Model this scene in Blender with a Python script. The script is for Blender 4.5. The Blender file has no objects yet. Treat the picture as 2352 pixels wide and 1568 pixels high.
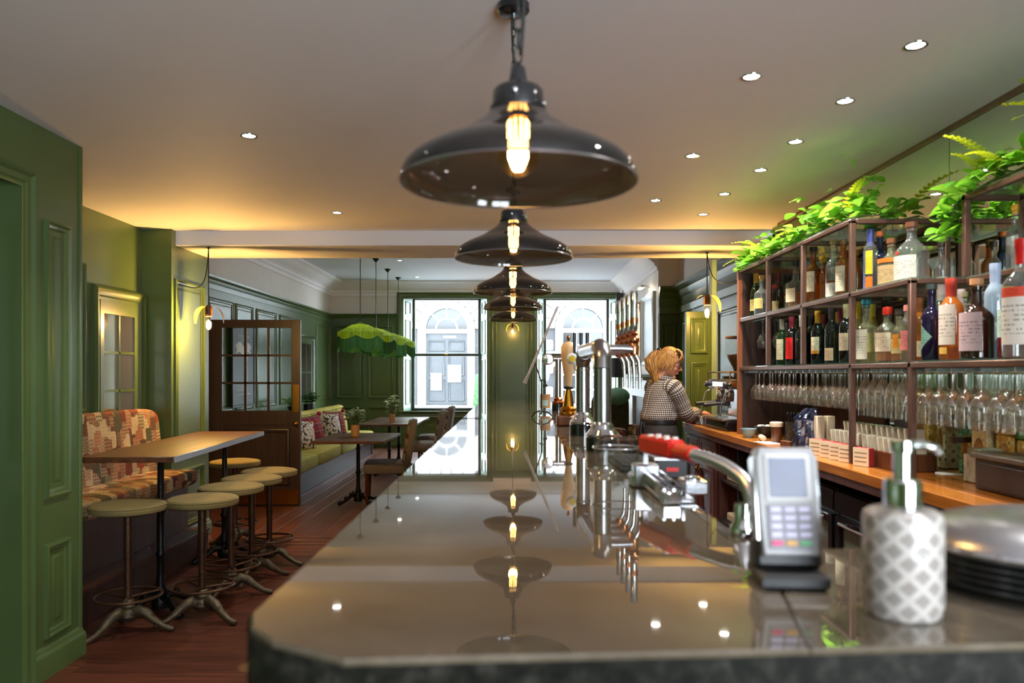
import bpy, math, random
from mathutils import Vector, Matrix
R = math.radians
PI = math.pi
rng = random.Random(11)
SC = bpy.context.scene
C = SC.collection
# ------------------------------------------------------------------ camera
CAMZ, FPX, CX, CY = 1.47, 1800.0, 1178.0, 858.0
cam = bpy.data.cameras.new('camera')
cam_o = bpy.data.objects.new('camera', cam)
C.objects.link(cam_o)
cam_o.location = (0, 0, CAMZ)
cam_o.rotation_euler = (R(90), 0, 0)
cam.sensor_width = 36.0
cam.lens = 36.0 * FPX / 2352.0
cam.shift_x = -(CX - 1176.0) / 2352.0
cam.shift_y = (CY - 784.0) / 2352.0
cam.clip_start = 0.02
cam.dof.use_dof = True
cam.dof.focus_distance = 8.0
cam.dof.aperture_fstop = 3.6
SC.camera = cam_o
# ------------------------------------------------------------------ exposure and world
SC.view_settings.view_transform = 'Standard'
SC.view_settings.look = 'None'
SC.view_settings.gamma = 1.0
SC.view_settings.exposure = 1.12
SC.view_settings.use_curve_mapping = False
SC.cycles.use_denoising = True
SC.cycles.max_bounces = 10
SC.cycles.diffuse_bounces = 4
SC.cycles.glossy_bounces = 5
SC.cycles.transmission_bounces = 6
SC.cycles.transparent_max_bounces = 20
SC.cycles.sample_clamp_indirect = 6.0
SC.cycles.caustics_reflective = False
SC.cycles.caustics_refractive = False
W = bpy.data.worlds.new('overcast_sky')
SC.world = W
W.use_nodes = True
wn = W.node_tree.nodes
bg = wn['Background']
bg.inputs['Strength'].default_value = 13.5
bg.inputs['Color'].default_value = (0.80, 0.90, 1.0, 1)
# ------------------------------------------------------------------ window portals
def portal(loc, rot, sx, sy):
    l = bpy.data.lights.new('window_portal', 'AREA')
    l.shape = 'RECTANGLE'; l.size = sx; l.size_y = sy
    l.cycles.is_portal = True
    o = bpy.data.objects.new('window_portal', l); C.objects.link(o)
    o.location = loc; o.rotation_euler = rot
FARY = 15.8
portal((-1.25, FARY + .42, 1.86), (R(-90), 0, 0), 1.4, 2.2)
portal((1.27, FARY + .42, 1.86), (R(-90), 0, 0), 1.4, 2.2)
portal((1.275, -2.36, 1.475), (R(90), 0, 0), 1.35, 2.05)
portal((2.24, -1.55, 1.55), (0, R(90), 0), 1.9, 1.1)
def lamp(name, kind, loc, energy, col, radius=.03, rot=None, size=None, blend=.5):
    l = bpy.data.lights.new(name, kind)
    l.energy = energy; l.color = col
    l.shadow_soft_size = radius
    if kind == 'SPOT':
        l.spot_size = size; l.spot_blend = blend
    o = bpy.data.objects.new(name, l); C.objects.link(o)
    o.location = loc
    if rot: o.rotation_euler = rot
    return o
DOWN_E, PEND_E, PETAL_E = 30.0, 7.0, 80.0
COL_DOWN, COL_AMB, COL_PET = (1.0, .97, .93), (1.0, .66, .30), (1.0, .64, .24)
# ------------------------------------------------------------------ helpers
def P(px, py, D):
    return Vector(((px - CX) * D / FPX, D, CAMZ - (py - CY) * D / FPX))
def lin(c):
    return tuple(((x / 255.0) / 12.92 if x <= 10 else ((x / 255.0 + .055) / 1.055) ** 2.4) for x in c)

class MB:
    def __init__(s):
        s.v = []; s.f = []; s.M = Matrix.Identity(4); s.flat = False
    def _add(s, vs, fs):
        b = len(s.v); M = s.M
        s.v.extend([tuple(M @ Vector(p)) for p in vs])
        s.f.extend([tuple(b + i for i in f) for f in fs])
        return s
    def box(s, x0, y0, z0, x1, y1, z1, b=0.0):
        if b <= 0:
            vs = [(x0,y0,z0),(x1,y0,z0),(x1,y1,z0),(x0,y1,z0),(x0,y0,z1),(x1,y0,z1),(x1,y1,z1),(x0,y1,z1)]
            return s._add(vs, [(0,3,2,1),(4,5,6,7),(0,1,5,4),(1,2,6,5),(2,3,7,6),(3,0,4,7)])
        b = min(b, abs(x1-x0)*.49, abs(y1-y0)*.49, abs(z1-z0)*.49)
        vs = []; idx = {}
        for i, x in enumerate((x0, x1)):
            for j, y in enumerate((y0, y1)):
                for k, z in enumerate((z0, z1)):
                    sx = b if i == 0 else -b; sy = b if j == 0 else -b; sz = b if k == 0 else -b
                    idx[i,j,k] = len(vs)
                    vs += [(x, y+sy, z+sz), (x+sx, y, z+sz), (x+sx, y+sy, z)]
        g = lambda i,j,k,a: idx[i,j,k] + a
        fs = []
        fs.append((g(0,0,0,0), g(0,0,1,0), g(0,1,1,0), g(0,1,0,0))); fs.append((g(1,0,0,0), g(1,1,0,0), g(1,1,1,0), g(1,0,1,0)))
        fs.append((g(0,0,0,1), g(1,0,0,1), g(1,0,1,1), g(0,0,1,1))); fs.append((g(0,1,0,1), g(0,1,1,1), g(1,1,1,1), g(1,1,0,1)))
        fs.append((g(0,0,0,2), g(0,1,0,2), g(1,1,0,2), g(1,0,0,2))); fs.append((g(0,0,1,2), g(1,0,1,2), g(1,1,1,2), g(0,1,1,2)))
        for i in (0,1):
            for j in (0,1):
                fs.append((g(i,j,0,0), g(i,j,0,1), g(i,j,1,1), g(i,j,1,0)))
        for i in (0,1):
            for k in (0,1):
                fs.append((g(i,0,k,0), g(i,0,k,2), g(i,1,k,2), g(i,1,k,0)))
        for j in (0,1):
            for k in (0,1):
                fs.append((g(0,j,k,1), g(0,j,k,2), g(1,j,k,2), g(1,j,k,1)))
        for i in (0,1):
            for j in (0,1):
                for k in (0,1):
                    fs.append((g(i,j,k,0), g(i,j,k,1), g(i,j,k,2)))
        return s._add(vs, fs)
    def lathe(s, prof, seg=20, c=(0,0,0), closed_top=True, a0=0.0, a1=2*PI):
        full = abs(a1 - a0 - 2*PI) < 1e-6
        n = seg if full else seg + 1
        vs = []; fs = []
        for (r, z) in prof:
            for i in range(n):
                a = a0 + (a1-a0) * i / seg
                vs.append((c[0] + r*math.cos(a), c[1] + r*math.sin(a), c[2] + z))
        for k in range(len(prof)-1):
            for i in range(seg):
                j = (i+1) % n if full else i+1
                fs.append((k*n+i, k*n+j, (k+1)*n+j, (k+1)*n+i))
        if full and closed_top:
            if prof[0][0] > 1e-5: fs.append(tuple(reversed(range(n))))
            if prof[-1][0] > 1e-5: fs.append(tuple((len(prof)-1)*n+i for i in range(n)))
        return s._add(vs, fs)
    def cyl(s, c, r, h, seg=16, r2=None, b=0.0):
        r2 = r if r2 is None else r2
        pr = [(r, 0), (r2, h)] if b <= 0 else [(r-b, 0), (r, b), (r2, h-b), (r2-b, h)]
        return s.lathe(pr, seg, c)
    def tube(s, pts, rad, seg=8, caps=True, flat=1.0):
        pts = [Vector(p) for p in pts]; n = len(pts)
        rads = rad if isinstance(rad, (list, tuple)) else [rad]*n
        t0 = (pts[1]-pts[0]).normalized()
        up = Vector((0,0,1)) if abs(t0.z) < .9 else Vector((1,0,0))
        nrm = (up - t0*up.dot(t0)).normalized()
        vs = []; fs = []
        for k in range(n):
            if k == 0: t = t0
            elif k == n-1: t = (pts[k]-pts[k-1]).normalized()
            else:
                t = ((pts[k+1]-pts[k]).normalized() + (pts[k]-pts[k-1]).normalized())
                t = t.normalized() if t.length > 1e-6 else (pts[k+1]-pts[k]).normalized()
            nrm = nrm - t*nrm.dot(t)
            nrm = nrm.normalized() if nrm.length > 1e-6 else t.orthogonal().normalized()
            bn = t.cross(nrm)
            for i in range(seg):
                a = 2*PI*i/seg
                vs.append(tuple(pts[k] + nrm*(rads[k]*math.cos(a)*flat) + bn*(rads[k]*math.sin(a))))
        for k in range(n-1):
            for i in range(seg):
                j = (i+1) % seg
                fs.append((k*seg+i, k*seg+j, (k+1)*seg+j, (k+1)*seg+i))
        if caps:
            fs.append(tuple(reversed(range(seg)))); fs.append(tuple((n-1)*seg+i for i in range(seg)))
        return s._add(vs, fs)
    def ring(s, c, Rr, r, seg=28, ss=8, sx=1.0, sy=1.0):
        vs = []; fs = []
        for i in range(seg):
            a = 2*PI*i/seg
            for j in range(ss):
                b = 2*PI*j/ss
                q = Rr + r*math.cos(b)
                vs.append((c[0]+q*math.cos(a)*sx, c[1]+q*math.sin(a)*sy, c[2]+r*math.sin(b)))
        for i in range(seg):
            for j in range(ss):
                i2 = (i+1) % seg; j2 = (j+1) % ss
                fs.append((i*ss+j, i2*ss+j, i2*ss+j2, i*ss+j2))
        return s._add(vs, fs)
    def ball(s, c, rx, ry=None, rz=None, seg=14, rings=9):
        ry = rx if ry is None else ry; rz = rx if rz is None else rz
        vs = [(c[0],c[1],c[2]-rz)]; fs = []
        for k in range(1, rings):
            t = -PI/2 + PI*k/rings
            for i in range(seg):
                a = 2*PI*i/seg
                vs.append((c[0]+rx*math.cos(t)*math.cos(a), c[1]+ry*math.cos(t)*math.sin(a), c[2]+rz*math.sin(t)))
        vs.append((c[0],c[1],c[2]+rz)); L = len(vs)-1
        for i in range(seg):
            j = (i+1) % seg
            fs.append((0, 1+j, 1+i))
            fs.append((L, 1+(rings-2)*seg+i, 1+(rings-2)*seg+j))
            for k in range(rings-2):
                fs.append((1+k*seg+i, 1+k*seg+j, 1+(k+1)*seg+j, 1+(k+1)*seg+i))
        return s._add(vs, fs)
    def prism(s, poly, z0, z1, b=0.0):
        n = len(poly)
        if b <= 0:
            vs = [(x,y,z0) for x,y in poly] + [(x,y,z1) for x,y in poly]
            fs = [tuple(reversed(range(n))), tuple(range(n, 2*n))] + [(i,(i+1)%n,n+(i+1)%n,n+i) for i in range(n)]
            return s._add(vs, fs)
        ins = []
        for i in range(n):
            p = Vector(poly[i]); a = Vector(poly[i-1]); c = Vector(poly[(i+1)%n])
            d1 = (p-a).normalized(); d2 = (c-p).normalized()
            n1 = Vector((-d1.y, d1.x)); n2 = Vector((-d2.y, d2.x))
            m = (n1+n2).normalized(); k = b / max(.3, m.dot(n1))
            ins.append((p.x+m.x*k, p.y+m.y*k))
        vs = [(x,y,z0) for x,y in ins] + [(x,y,z0+b) for x,y in poly] + [(x,y,z1-b) for x,y in poly] + [(x,y,z1) for x,y in ins]
        fs = [tuple(reversed(range(n))), tuple(range(3*n, 4*n))]
        for L in range(3):
            fs += [(L*n+i, L*n+(i+1)%n, (L+1)*n+(i+1)%n, (L+1)*n+i) for i in range(n)]
        return s._add(vs, fs)
    def surf(s, fn, nu, nv, cu=False, cv=False):
        vs = []; fs = []
        mu = nu if cu else nu+1; mv = nv if cv else nv+1
        for i in range(mu):
            for j in range(mv):
                vs.append(tuple(fn(i/nu, j/nv)))
        for i in range(nu):
            for j in range(nv):
                i2 = (i+1) % mu; j2 = (j+1) % mv
                fs.append((i*mv+j, i2*mv+j, i2*mv+j2, i*mv+j2))
        return s._add(vs, fs)
    def frame(s, o, u, v, n, w, h, prof):
        """mitred moulding frame: o corner, u/v/n axes, w x h outer, prof = [(inset, height)]"""
        o = Vector(o); u = Vector(u); v = Vector(v); n = Vector(n)
        vs = []; fs = []; K = len(prof)
        for (a, b) in ((0,0),(1,0),(1,1),(0,1)):
            for (i, d) in prof:
                uu = i if a == 0 else w-i; vv = i if b == 0 else h-i
                vs.append(tuple(o + u*uu + v*vv + n*d))
        for c in range(4):
            c2 = (c+1) % 4
            for k in range(K-1):
                fs.append((c*K+k, c2*K+k, c2*K+k+1, c*K+k+1))
        return s._add(vs, fs)

PROF = [(0,0),(.004,.018),(.014,.022),(.022,.012),(.034,.010),(.040,.004),(.044,0)]
def setsharp(me, ang=38):
    for p in me.polygons: p.use_smooth = True
    try: me.set_sharp_from_angle(angle=R(ang))
    except Exception: pass
def mesh(name, mb, m, smooth=True, ang=38):
    me = bpy.data.meshes.new(name)
    me.from_pydata(mb.v, [], mb.f)
    me.update()
    if smooth: setsharp(me, ang)
    if m: me.materials.append(m)
    return me
def link(name, me, parent=None):
    o = bpy.data.objects.new(name, me); C.objects.link(o)
    if parent is not None: o.parent = parent
    return o
def part(name, mb, m, parent, label=None, smooth=True, kind=None, ang=38):
    o = link(name, mesh(name, mb, m, smooth, ang), parent)
    if label: o['label'] = label
    if kind: o['kind'] = kind
    return o
def tag(o, label, cat, group=None, kind=None):
    o['label'] = label; o['category'] = cat
    if group: o['group'] = group
    if kind: o['kind'] = kind
    return o
def thing(name, label, cat, loc=(0,0,0), rz=0.0, group=None):
    o = bpy.data.objects.new(name, None); C.objects.link(o)
    o.empty_display_size = .1
    o.location = loc; o.rotation_euler = (0,0,rz)
    return tag(o, label, cat, group)
def solo(name, mb, m, label, cat, group=None, loc=None, rz=0.0, smooth=True):
    o = link(name, mesh(name, mb, m, smooth))
    if loc is not None: o.location = loc; o.rotation_euler = (0,0,rz)
    return tag(o, label, cat, group)
def struct(name, mb, m, parent=None, smooth=True):
    o = link(name, mesh(name, mb, m, smooth), parent)
    if parent is None: o['kind'] = 'structure'
    return o
def sthing(name, loc=(0,0,0)):
    o = bpy.data.objects.new(name, None); C.objects.link(o)
    o.location = loc; o['kind'] = 'structure'
    return o
def dup(root, loc=None, rz=None, label=None, group=None):
    def cp(o, par):
        c = o.copy(); C.objects.link(c)
        if par is not None: c.parent = par
        for ch in list(o.children): cp(ch, c)
        return c
    r = cp(root, None)
    if loc is not None: r.location = loc
    if rz is not None: r.rotation_euler = (0,0,rz)
    if label: r['label'] = label
    if group: r['group'] = group
    return r
# ------------------------------------------------------------------ materials
def newmat(name):
    m = bpy.data.materials.new(name); m.use_nodes = True
    nt = m.node_tree
    return m, nt, nt.nodes, nt.links, nt.nodes['Principled BSDF']
def objcoord(nt, scale=(1,1,1), rot=(0,0,0), kind='Object'):
    tc = nt.nodes.new('ShaderNodeTexCoord'); mp = nt.nodes.new('ShaderNodeMapping')
    nt.links.new(tc.outputs[kind], mp.inputs['Vector'])
    mp.inputs['Scale'].default_value = scale; mp.inputs['Rotation'].default_value = rot
    return mp.outputs['Vector']
def noise(nt, vec, scale=5, detail=4, rough=.55):
    n = nt.nodes.new('ShaderNodeTexNoise'); n.inputs['Scale'].default_value = scale
    n.inputs['Detail'].default_value = detail; n.inputs['Roughness'].default_value = rough
    nt.links.new(vec, n.inputs['Vector']); return n.outputs['Fac']
def ramp(nt, fac, stops, interp='LINEAR'):
    r = nt.nodes.new('ShaderNodeValToRGB'); r.color_ramp.interpolation = interp
    el = r.color_ramp.elements
    while len(el) < len(stops): el.new(.5)
    for e, (p, c) in zip(el, stops):
        e.position = p; e.color = (*c, 1)
    nt.links.new(fac, r.inputs['Fac']); return r.outputs['Color']
def mixc(nt, fac, a, b, mode='MIX'):
    n = nt.nodes.new('ShaderNodeMix'); n.data_type = 'RGBA'; n.blend_type = mode
    for sock, val in ((n.inputs['Factor'], fac), (n.inputs[6], a), (n.inputs[7], b)):
        if hasattr(val, 'is_linked') or isinstance(val, bpy.types.NodeSocket): nt.links.new(val, sock)
        elif isinstance(val, (int, float)): sock.default_value = val
        else: sock.default_value = (*val, 1)
    return n.outputs[2]
def math_(nt, op, a, b=None, c=None):
    n = nt.nodes.new('ShaderNodeMath'); n.operation = op
    for i, val in enumerate((a, b, c)):
        if val is None: continue
        if isinstance(val, (int, float)): n.inputs[i].default_value = val
        else: nt.links.new(val, n.inputs[i])
    return n.outputs[0]
def bumpn(nt, bs, h, strength=.2, dist=.01):
    b = nt.nodes.new('ShaderNodeBump'); b.inputs['Strength'].default_value = strength
    b.inputs['Distance'].default_value = dist
    nt.links.new(h, b.inputs['Height']); nt.links.new(b.outputs['Normal'], bs.inputs['Normal'])
def mul(c, k): return tuple(min(1.0, x*k) for x in c)
def mat(name, col, rough=.5, metal=0.0, var=.14, scale=6.0, bump=0.0, bscale=40.0, coat=0.0, sheen=0.0, ior=1.5, srgb=True, stretch=(1,1,1)):
    m, nt, N, L, b = newmat(name)
    c = lin(col) if srgb else col
    v = objcoord(nt, stretch)
    f = noise(nt, v, scale)
    col_o = ramp(nt, f, [(.25, mul(c, 1-var)), (.75, mul(c, 1+var))])
    L.new(col_o, b.inputs['Base Color'])
    b.inputs['Roughness'].default_value = rough; b.inputs['Metallic'].default_value = metal
    b.inputs['IOR'].default_value = ior
    b.inputs['Coat Weight'].default_value = coat; b.inputs['Coat Roughness'].default_value = .08
    if sheen: b.inputs['Sheen Weight'].default_value = sheen
    if bump: bumpn(nt, b, noise(nt, v, bscale, 3), bump)
    return m
def wood(name, c1, c2, axis=1, rough=.4, scale=1.0, coat=0.0, rnd=0.0):
    m, nt, N, L, b = newmat(name)
    st = [14, 14, 14]; st[axis] = 1.1
    v = objcoord(nt, tuple(x*scale for x in st))
    if rnd:
        oi = N.new('ShaderNodeObjectInfo'); add = N.new('ShaderNodeVectorMath'); add.operation = 'ADD'
        L.new(v, add.inputs[0]); cmb = N.new('ShaderNodeCombineXYZ')
        k = math_(nt, 'MULTIPLY', oi.outputs['Random'], 50.0)
        L.new(k, cmb.inputs[0]); L.new(k, cmb.inputs[1]); L.new(cmb.outputs[0], add.inputs[1]); v = add.outputs[0]
    f = noise(nt, v, 2.2, 6, .62)
    col = ramp(nt, f, [(.3, lin(c1)), (.55, tuple((x+y)/2 for x, y in zip(lin(c1), lin(c2)))), (.72, lin(c2))])
    if rnd:
        hs = N.new('ShaderNodeHueSaturation')
        L.new(math_(nt, 'MULTIPLY_ADD', oi.outputs['Random'], rnd, 1-rnd/2), hs.inputs['Value']); L.new(col, hs.inputs['Color']); col = hs.outputs['Color']
    L.new(col, b.inputs['Base Color'])
    b.inputs['Roughness'].default_value = rough; b.inputs['Coat Weight'].default_value = coat
    b.inputs['Coat Roughness'].default_value = .12
    bumpn(nt, b, f, .12, .004)
    return m
def facing_gloss(nt, sh, rough=.03, base=.04, gain=.85, power=4.0, col=(1,1,1)):
    N, L = nt.nodes, nt.links
    lw = N.new('ShaderNodeLayerWeight'); lw.inputs['Blend'].default_value = .5
    f = math_(nt, 'MULTIPLY_ADD', math_(nt, 'POWER', lw.outputs['Facing'], power), gain, base)
    g = N.new('ShaderNodeBsdfGlossy'); g.inputs['Roughness'].default_value = rough; g.inputs['Color'].default_value = (*col, 1)
    mx = N.new('ShaderNodeMixShader'); L.new(f, mx.inputs[0]); L.new(sh, mx.inputs[1]); L.new(g.outputs[0], mx.inputs[2])
    return mx.outputs[0]
def glass(name, tint=(1,1,1), body=0.0, bodycol=None, rough=.03, base=.04, gain=.85):
    m, nt, N, L, b = newmat(name)
    N.remove(b); out = [n for n in N if n.type == 'OUTPUT_MATERIAL'][0]
    t = N.new('ShaderNodeBsdfTransparent'); t.inputs['Color'].default_value = (*tint, 1)
    sh = t.outputs[0]
    if body > 0:
        d = N.new('ShaderNodeBsdfDiffuse'); d.inputs['Color'].default_value = (*(bodycol or tint), 1)
        mx = N.new('ShaderNodeMixShader'); mx.inputs[0].default_value = body
        L.new(sh, mx.inputs[1]); L.new(d.outputs[0], mx.inputs[2]); sh = mx.outputs[0]
    L.new(facing_gloss(nt, sh, rough, base, gain), out.inputs['Surface'])
    return m
def emit(name, col, strength):
    m, nt, N, L, b = newmat(name)
    b.inputs['Base Color'].default_value = (*col, 1)
    b.inputs['Emission Color'].default_value = (*col, 1); b.inputs['Emission Strength'].default_value = strength
    return m
GREEN = mat('green_panel_paint', (80, 100, 55), .30, var=.08, scale=3, bump=.03, bscale=60)
GREEN_FAR = GREEN
WHITE_WALL = mat('white_wall_paint', (226, 218, 210), .6, var=.03)
CEIL = mat('ceiling_paint', (240, 236, 238), .7, var=.025, scale=1.5, bump=.02, bscale=25)
CEIL2 = mat('textured_ceiling_paper', (222, 227, 238), .75, var=.04, scale=40, bump=.35, bscale=30)
BLACK = mat('black_paint', (22, 21, 22), .45, var=.2)
BLACK_GLOSS = mat('black_gloss', (18, 18, 20), .15, var=.1, coat=.5)
RUBBER = mat('black_rubber', (26, 25, 27), .7, bump=.1)
CHROME = mat('polished_steel', (225, 225, 228), .10, 1.0, var=.04)
STEEL = mat('brushed_steel', (190, 190, 194), .27, 1.0, var=.08, bump=.03, bscale=120)
PEWTER = mat('pewter_metal', (165, 163, 165), .24, 1.0, var=.06)
IRON = mat('cast_iron_black', (30, 28, 28), .38, .6, var=.3, bump=.3, bscale=60)
IRON_OLD = mat('worn_cast_iron', (92, 80, 60), .5, .6, var=.45, scale=14, bump=.4, bscale=50)
IRON_BROWN = mat('rusty_iron', (92, 66, 48), .42, .7, var=.35, scale=16, bump=.25, bscale=60)
BRASS = mat('brass', (202, 142, 48), .22, 1.0, var=.12)
COPPER = mat('copper', (205, 130, 86), .18, 1.0, var=.1)
BRONZE = mat('bronze_shelf_metal', (104, 74, 60), .34, .55, var=.12)
MIRROR = mat('mirror_silver', (226, 236, 222), .012, 1.0, var=.01)
GLASS = glass('clear_glass', (.96, .98, .97))
PANE = glass('window_pane', (.97, .985, .98), base=.035, gain=.7)
GLASS_SHELF = glass('shelf_glass', (.80, .92, .86), .08, (.35, .55, .47))
TABLE_WOOD = wood('table_top_wood', (62, 33, 17), (112, 66, 33), 1, .42, coat=.05)
BAR_WOOD = wood('worktop_wood', (120, 62, 14), (176, 104, 34), 1, .26, coat=.35)
DARK_WOOD = wood('dark_brown_wood', (46, 28, 22), (84, 52, 40), 2, .42)
CAB_WOOD = wood('cabinet_wood', (62, 32, 28), (104, 60, 48), 2, .36, coat=.15)
SHELF_WOOD = wood('shelf_side_wood', (104, 54, 26), (160, 92, 48), 2, .4)
LEG_WOOD = wood('chair_leg_wood', (74, 40, 22), (124, 74, 42), 2, .38)
FLOOR_WOOD = wood('floorboard_wood', (62, 30, 20), (116, 62, 42), 0, .36, rnd=.5)
DOOR_WOOD = wood('dark_door_paint', (54, 40, 30), (70, 54, 42), 2, .36)
VELVET = mat('mustard_green_velvet', (178, 168, 76), .85, var=.18, scale=9, bump=.1, sheen=.0)
STOOL_FAB = mat('olive_velvet_seat', (128, 112, 66), .85, var=.14, scale=10, bump=.1, sheen=.0)
GREY_FAB = mat('grey_wool_fabric', (118, 110, 100), .9, var=.12, scale=30, bump=.2, bscale=200, sheen=.0)
TRIM_GOLD = mat('gold_piping', (196, 160, 80), .6)
CREAM = mat('cream_card', (222, 204, 172), .6, var=.06)
WHITE = mat('white_ceramic', (232, 230, 226), .25, var=.03)
PAPER = mat('white_paper', (238, 234, 226), .7, var=.03)
TERRA = mat('pale_copper_pot', (206, 156, 98), .45, .2, var=.12)
RED = mat('red_plastic', (205, 22, 14), .32, var=.1)
CORK = mat('cork', (186, 146, 96), .8, bump=.2)
STONE = mat('pale_facade_stone', (158, 158, 158), .8, var=.06, scale=3, bump=.15, bscale=20)
STONE_TRIM = mat('white_facade_trim', (240, 240, 240), .7, var=.03)
DARKPANE = mat('dark_window_pane', (20, 22, 26), .12, var=.3, scale=2)
JOINT_SHADE = mat('painted_joint_shade', (44, 44, 46), .9)  # shade in the facade joints is put into this dark colour
STREET = mat('street_paving', (150, 150, 150), .8)
# ------------------------------------------------------------------ patterned materials
def m_counter():
    m, nt, N, L, b = newmat('polished_dark_stone')
    v = objcoord(nt)
    a = noise(nt, v, 2.6, 5, .6); c = noise(nt, v, 60, 3, .6)
    col = ramp(nt, a, [(.30, (.060,.045,.030)), (.52, (.115,.090,.062)), (.74, (.22,.185,.145))])
    col = mixc(nt, .45, col, ramp(nt, c, [(.3,(.5,.5,.5)),(.7,(1,1,1))]), 'MULTIPLY')
    L.new(col, b.inputs['Base Color'])
    L.new(math_(nt, 'MULTIPLY_ADD', noise(nt, v, 5, 4), .03, .008), b.inputs['Roughness'])
    b.inputs['IOR'].default_value = 1.75
    return m
COUNTER = m_counter()
def m_edge():
    m, nt, N, L, b = newmat('speckled_stone_edge')
    v = objcoord(nt)
    c = noise(nt, v, 45, 4, .65)
    L.new(ramp(nt, c, [(.35,(.005,.005,.004)), (.52,(.012,.012,.009)), (.7,(.034,.031,.026))]), b.inputs['Base Color'])
    b.inputs['Roughness'].default_value = .55
    b.inputs['Specular IOR Level'].default_value = .12
    return m
EDGE = m_edge()
def voro(nt, vec, scale, feat='F1', metric='EUCLIDEAN', rnd=1.0):
    n = nt.nodes.new('ShaderNodeTexVoronoi'); n.feature = feat; n.distance = metric
    n.inputs['Scale'].default_value = scale; n.inputs['Randomness'].default_value = rnd
    nt.links.new(vec, n.inputs['Vector']); return n
def sep(nt, vec):
    s = nt.nodes.new('ShaderNodeSeparateXYZ'); nt.links.new(vec, s.inputs[0]); return s.outputs
def comb(nt, a, b, c=0.0):
    n = nt.nodes.new('ShaderNodeCombineXYZ')
    for i, x in enumerate((a, b, c)):
        if isinstance(x, (int, float)): n.inputs[i].default_value = x
        else: nt.links.new(x, n.inputs[i])
    return n.outputs[0]
def m_patch(name, patch=6.0, dots=26.0, k=1.0):
    m, nt, N, L, b = newmat(name)
    v = objcoord(nt)
    s = sep(nt, v)
    # cloth coordinates: along the bench (Y) and up / across the bench (X+Z)
    uv = comb(nt, s[1], math_(nt, 'ADD', s[2], s[0]), 0.0)
    p = voro(nt, uv, patch, 'F1', 'CHEBYCHEV', .75)
    sc = N.new('ShaderNodeSeparateColor'); L.new(p.outputs['Color'], sc.inputs[0])
    base = ramp(nt, sc.outputs[0], [(0,lin((168,152,122))),(.30,lin((112,50,40))),(.45,lin((176,160,132))),(.62,lin((86,88,70))),(.78,lin((124,40,36))),(.88,lin((152,128,94)))], 'CONSTANT')
    alt = ramp(nt, sc.outputs[1], [(0,lin((110,36,32))),(.28,lin((212,196,162))),(.52,lin((64,64,52))),(.78,lin((158,74,50)))], 'CONSTANT')
    d = voro(nt, uv, dots, 'F1', 'MANHATTAN', 0.0)
    k1 = math_(nt, 'MULTIPLY_ADD', sc.outputs[2], .25, .28)
    f = math_(nt, 'LESS_THAN', math_(nt, 'ABSOLUTE', math_(nt, 'SUBTRACT', d.outputs['Distance'], k1)), .16)
    col = mixc(nt, f, base, alt)
    big = noise(nt, uv, 9, 3)
    col = mixc(nt, .45, col, ramp(nt, big, [(.3,(.45,.42,.36)),(.7,(1,.97,.9))]), 'MULTIPLY')
    L.new(col, b.inputs['Base Color']); b.inputs['Roughness'].default_value = .85
    bumpn(nt, b, noise(nt, v, 300, 2), .15)
    return m
PATCH = m_patch('patchwork_print_fabric', 11.0, 44.0)
PATCH_SMALL = m_patch('patchwork_chair_fabric', 11.0, 46.0)
def m_plaid():
    m, nt, N, L, b = newmat('red_plaid_fabric')
    s = sep(nt, objcoord(nt))
    fx = math_(nt, 'FRACT', math_(nt, 'MULTIPLY', s[0], 9.0)); fy = math_(nt, 'FRACT', math_(nt, 'MULTIPLY', s[2], 9.0))
    sx = ramp(nt, fx, [(0,(.30,.012,.02)),(.36,(.03,.02,.05)),(.56,(.30,.012,.02)),(.66,(.5,.45,.35)),(.71,(.30,.012,.02)),(.84,(.03,.02,.05)),(.9,(.30,.012,.02))], 'CONSTANT')
    sy = ramp(nt, fy, [(0,(.30,.012,.02)),(.36,(.03,.02,.05)),(.56,(.30,.012,.02)),(.66,(.5,.45,.35)),(.71,(.30,.012,.02)),(.84,(.03,.02,.05)),(.9,(.30,.012,.02))], 'CONSTANT')
    L.new(mixc(nt, .5, sx, sy), b.inputs['Base Color']); b.inputs['Roughness'].default_value = .9
    return m
PLAID = m_plaid()
def m_floral():
    m, nt, N, L, b = newmat('white_leaf_print_fabric')
    v = objcoord(nt)
    f = noise(nt, v, 26, 3, .55); g = noise(nt, v, 14, 2)
    col = ramp(nt, f, [(.40,(.03,.03,.05)),(.46,(.28,.16,.09)),(.50,(.80,.76,.70))], 'LINEAR')
    L.new(mixc(nt, .25, col, ramp(nt, g, [(.45,(1,1,1)),(.6,(.6,.35,.25))]), 'MULTIPLY'), b.inputs['Base Color']); b.inputs['Roughness'].default_value = .85
    return m
FLORAL = m_floral()
BURG = mat('burgundy_fabric', (52, 18, 26), .9)
def m_gingham():
    m, nt, N, L, b = newmat('brown_gingham_cotton')
    at = N.new('ShaderNodeAttribute'); at.attribute_name = 'cloth_uv'
    s = sep(nt, at.outputs['Vector'])
    fx = math_(nt, 'LESS_THAN', math_(nt, 'FRACT', math_(nt, 'MULTIPLY', s[0], 56.0)), .5)
    fy = math_(nt, 'LESS_THAN', math_(nt, 'FRACT', math_(nt, 'MULTIPLY', s[1], 56.0)), .5)
    f = math_(nt, 'MULTIPLY', math_(nt, 'ADD', fx, fy), .5)
    L.new(ramp(nt, f, [(0,(.66,.62,.56)),(.4,(.19,.145,.115)),(.8,(.035,.026,.024))], 'CONSTANT'), b.inputs['Base Color'])
    b.inputs['Roughness'].default_value = .85
    return m
GINGHAM = m_gingham()
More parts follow.
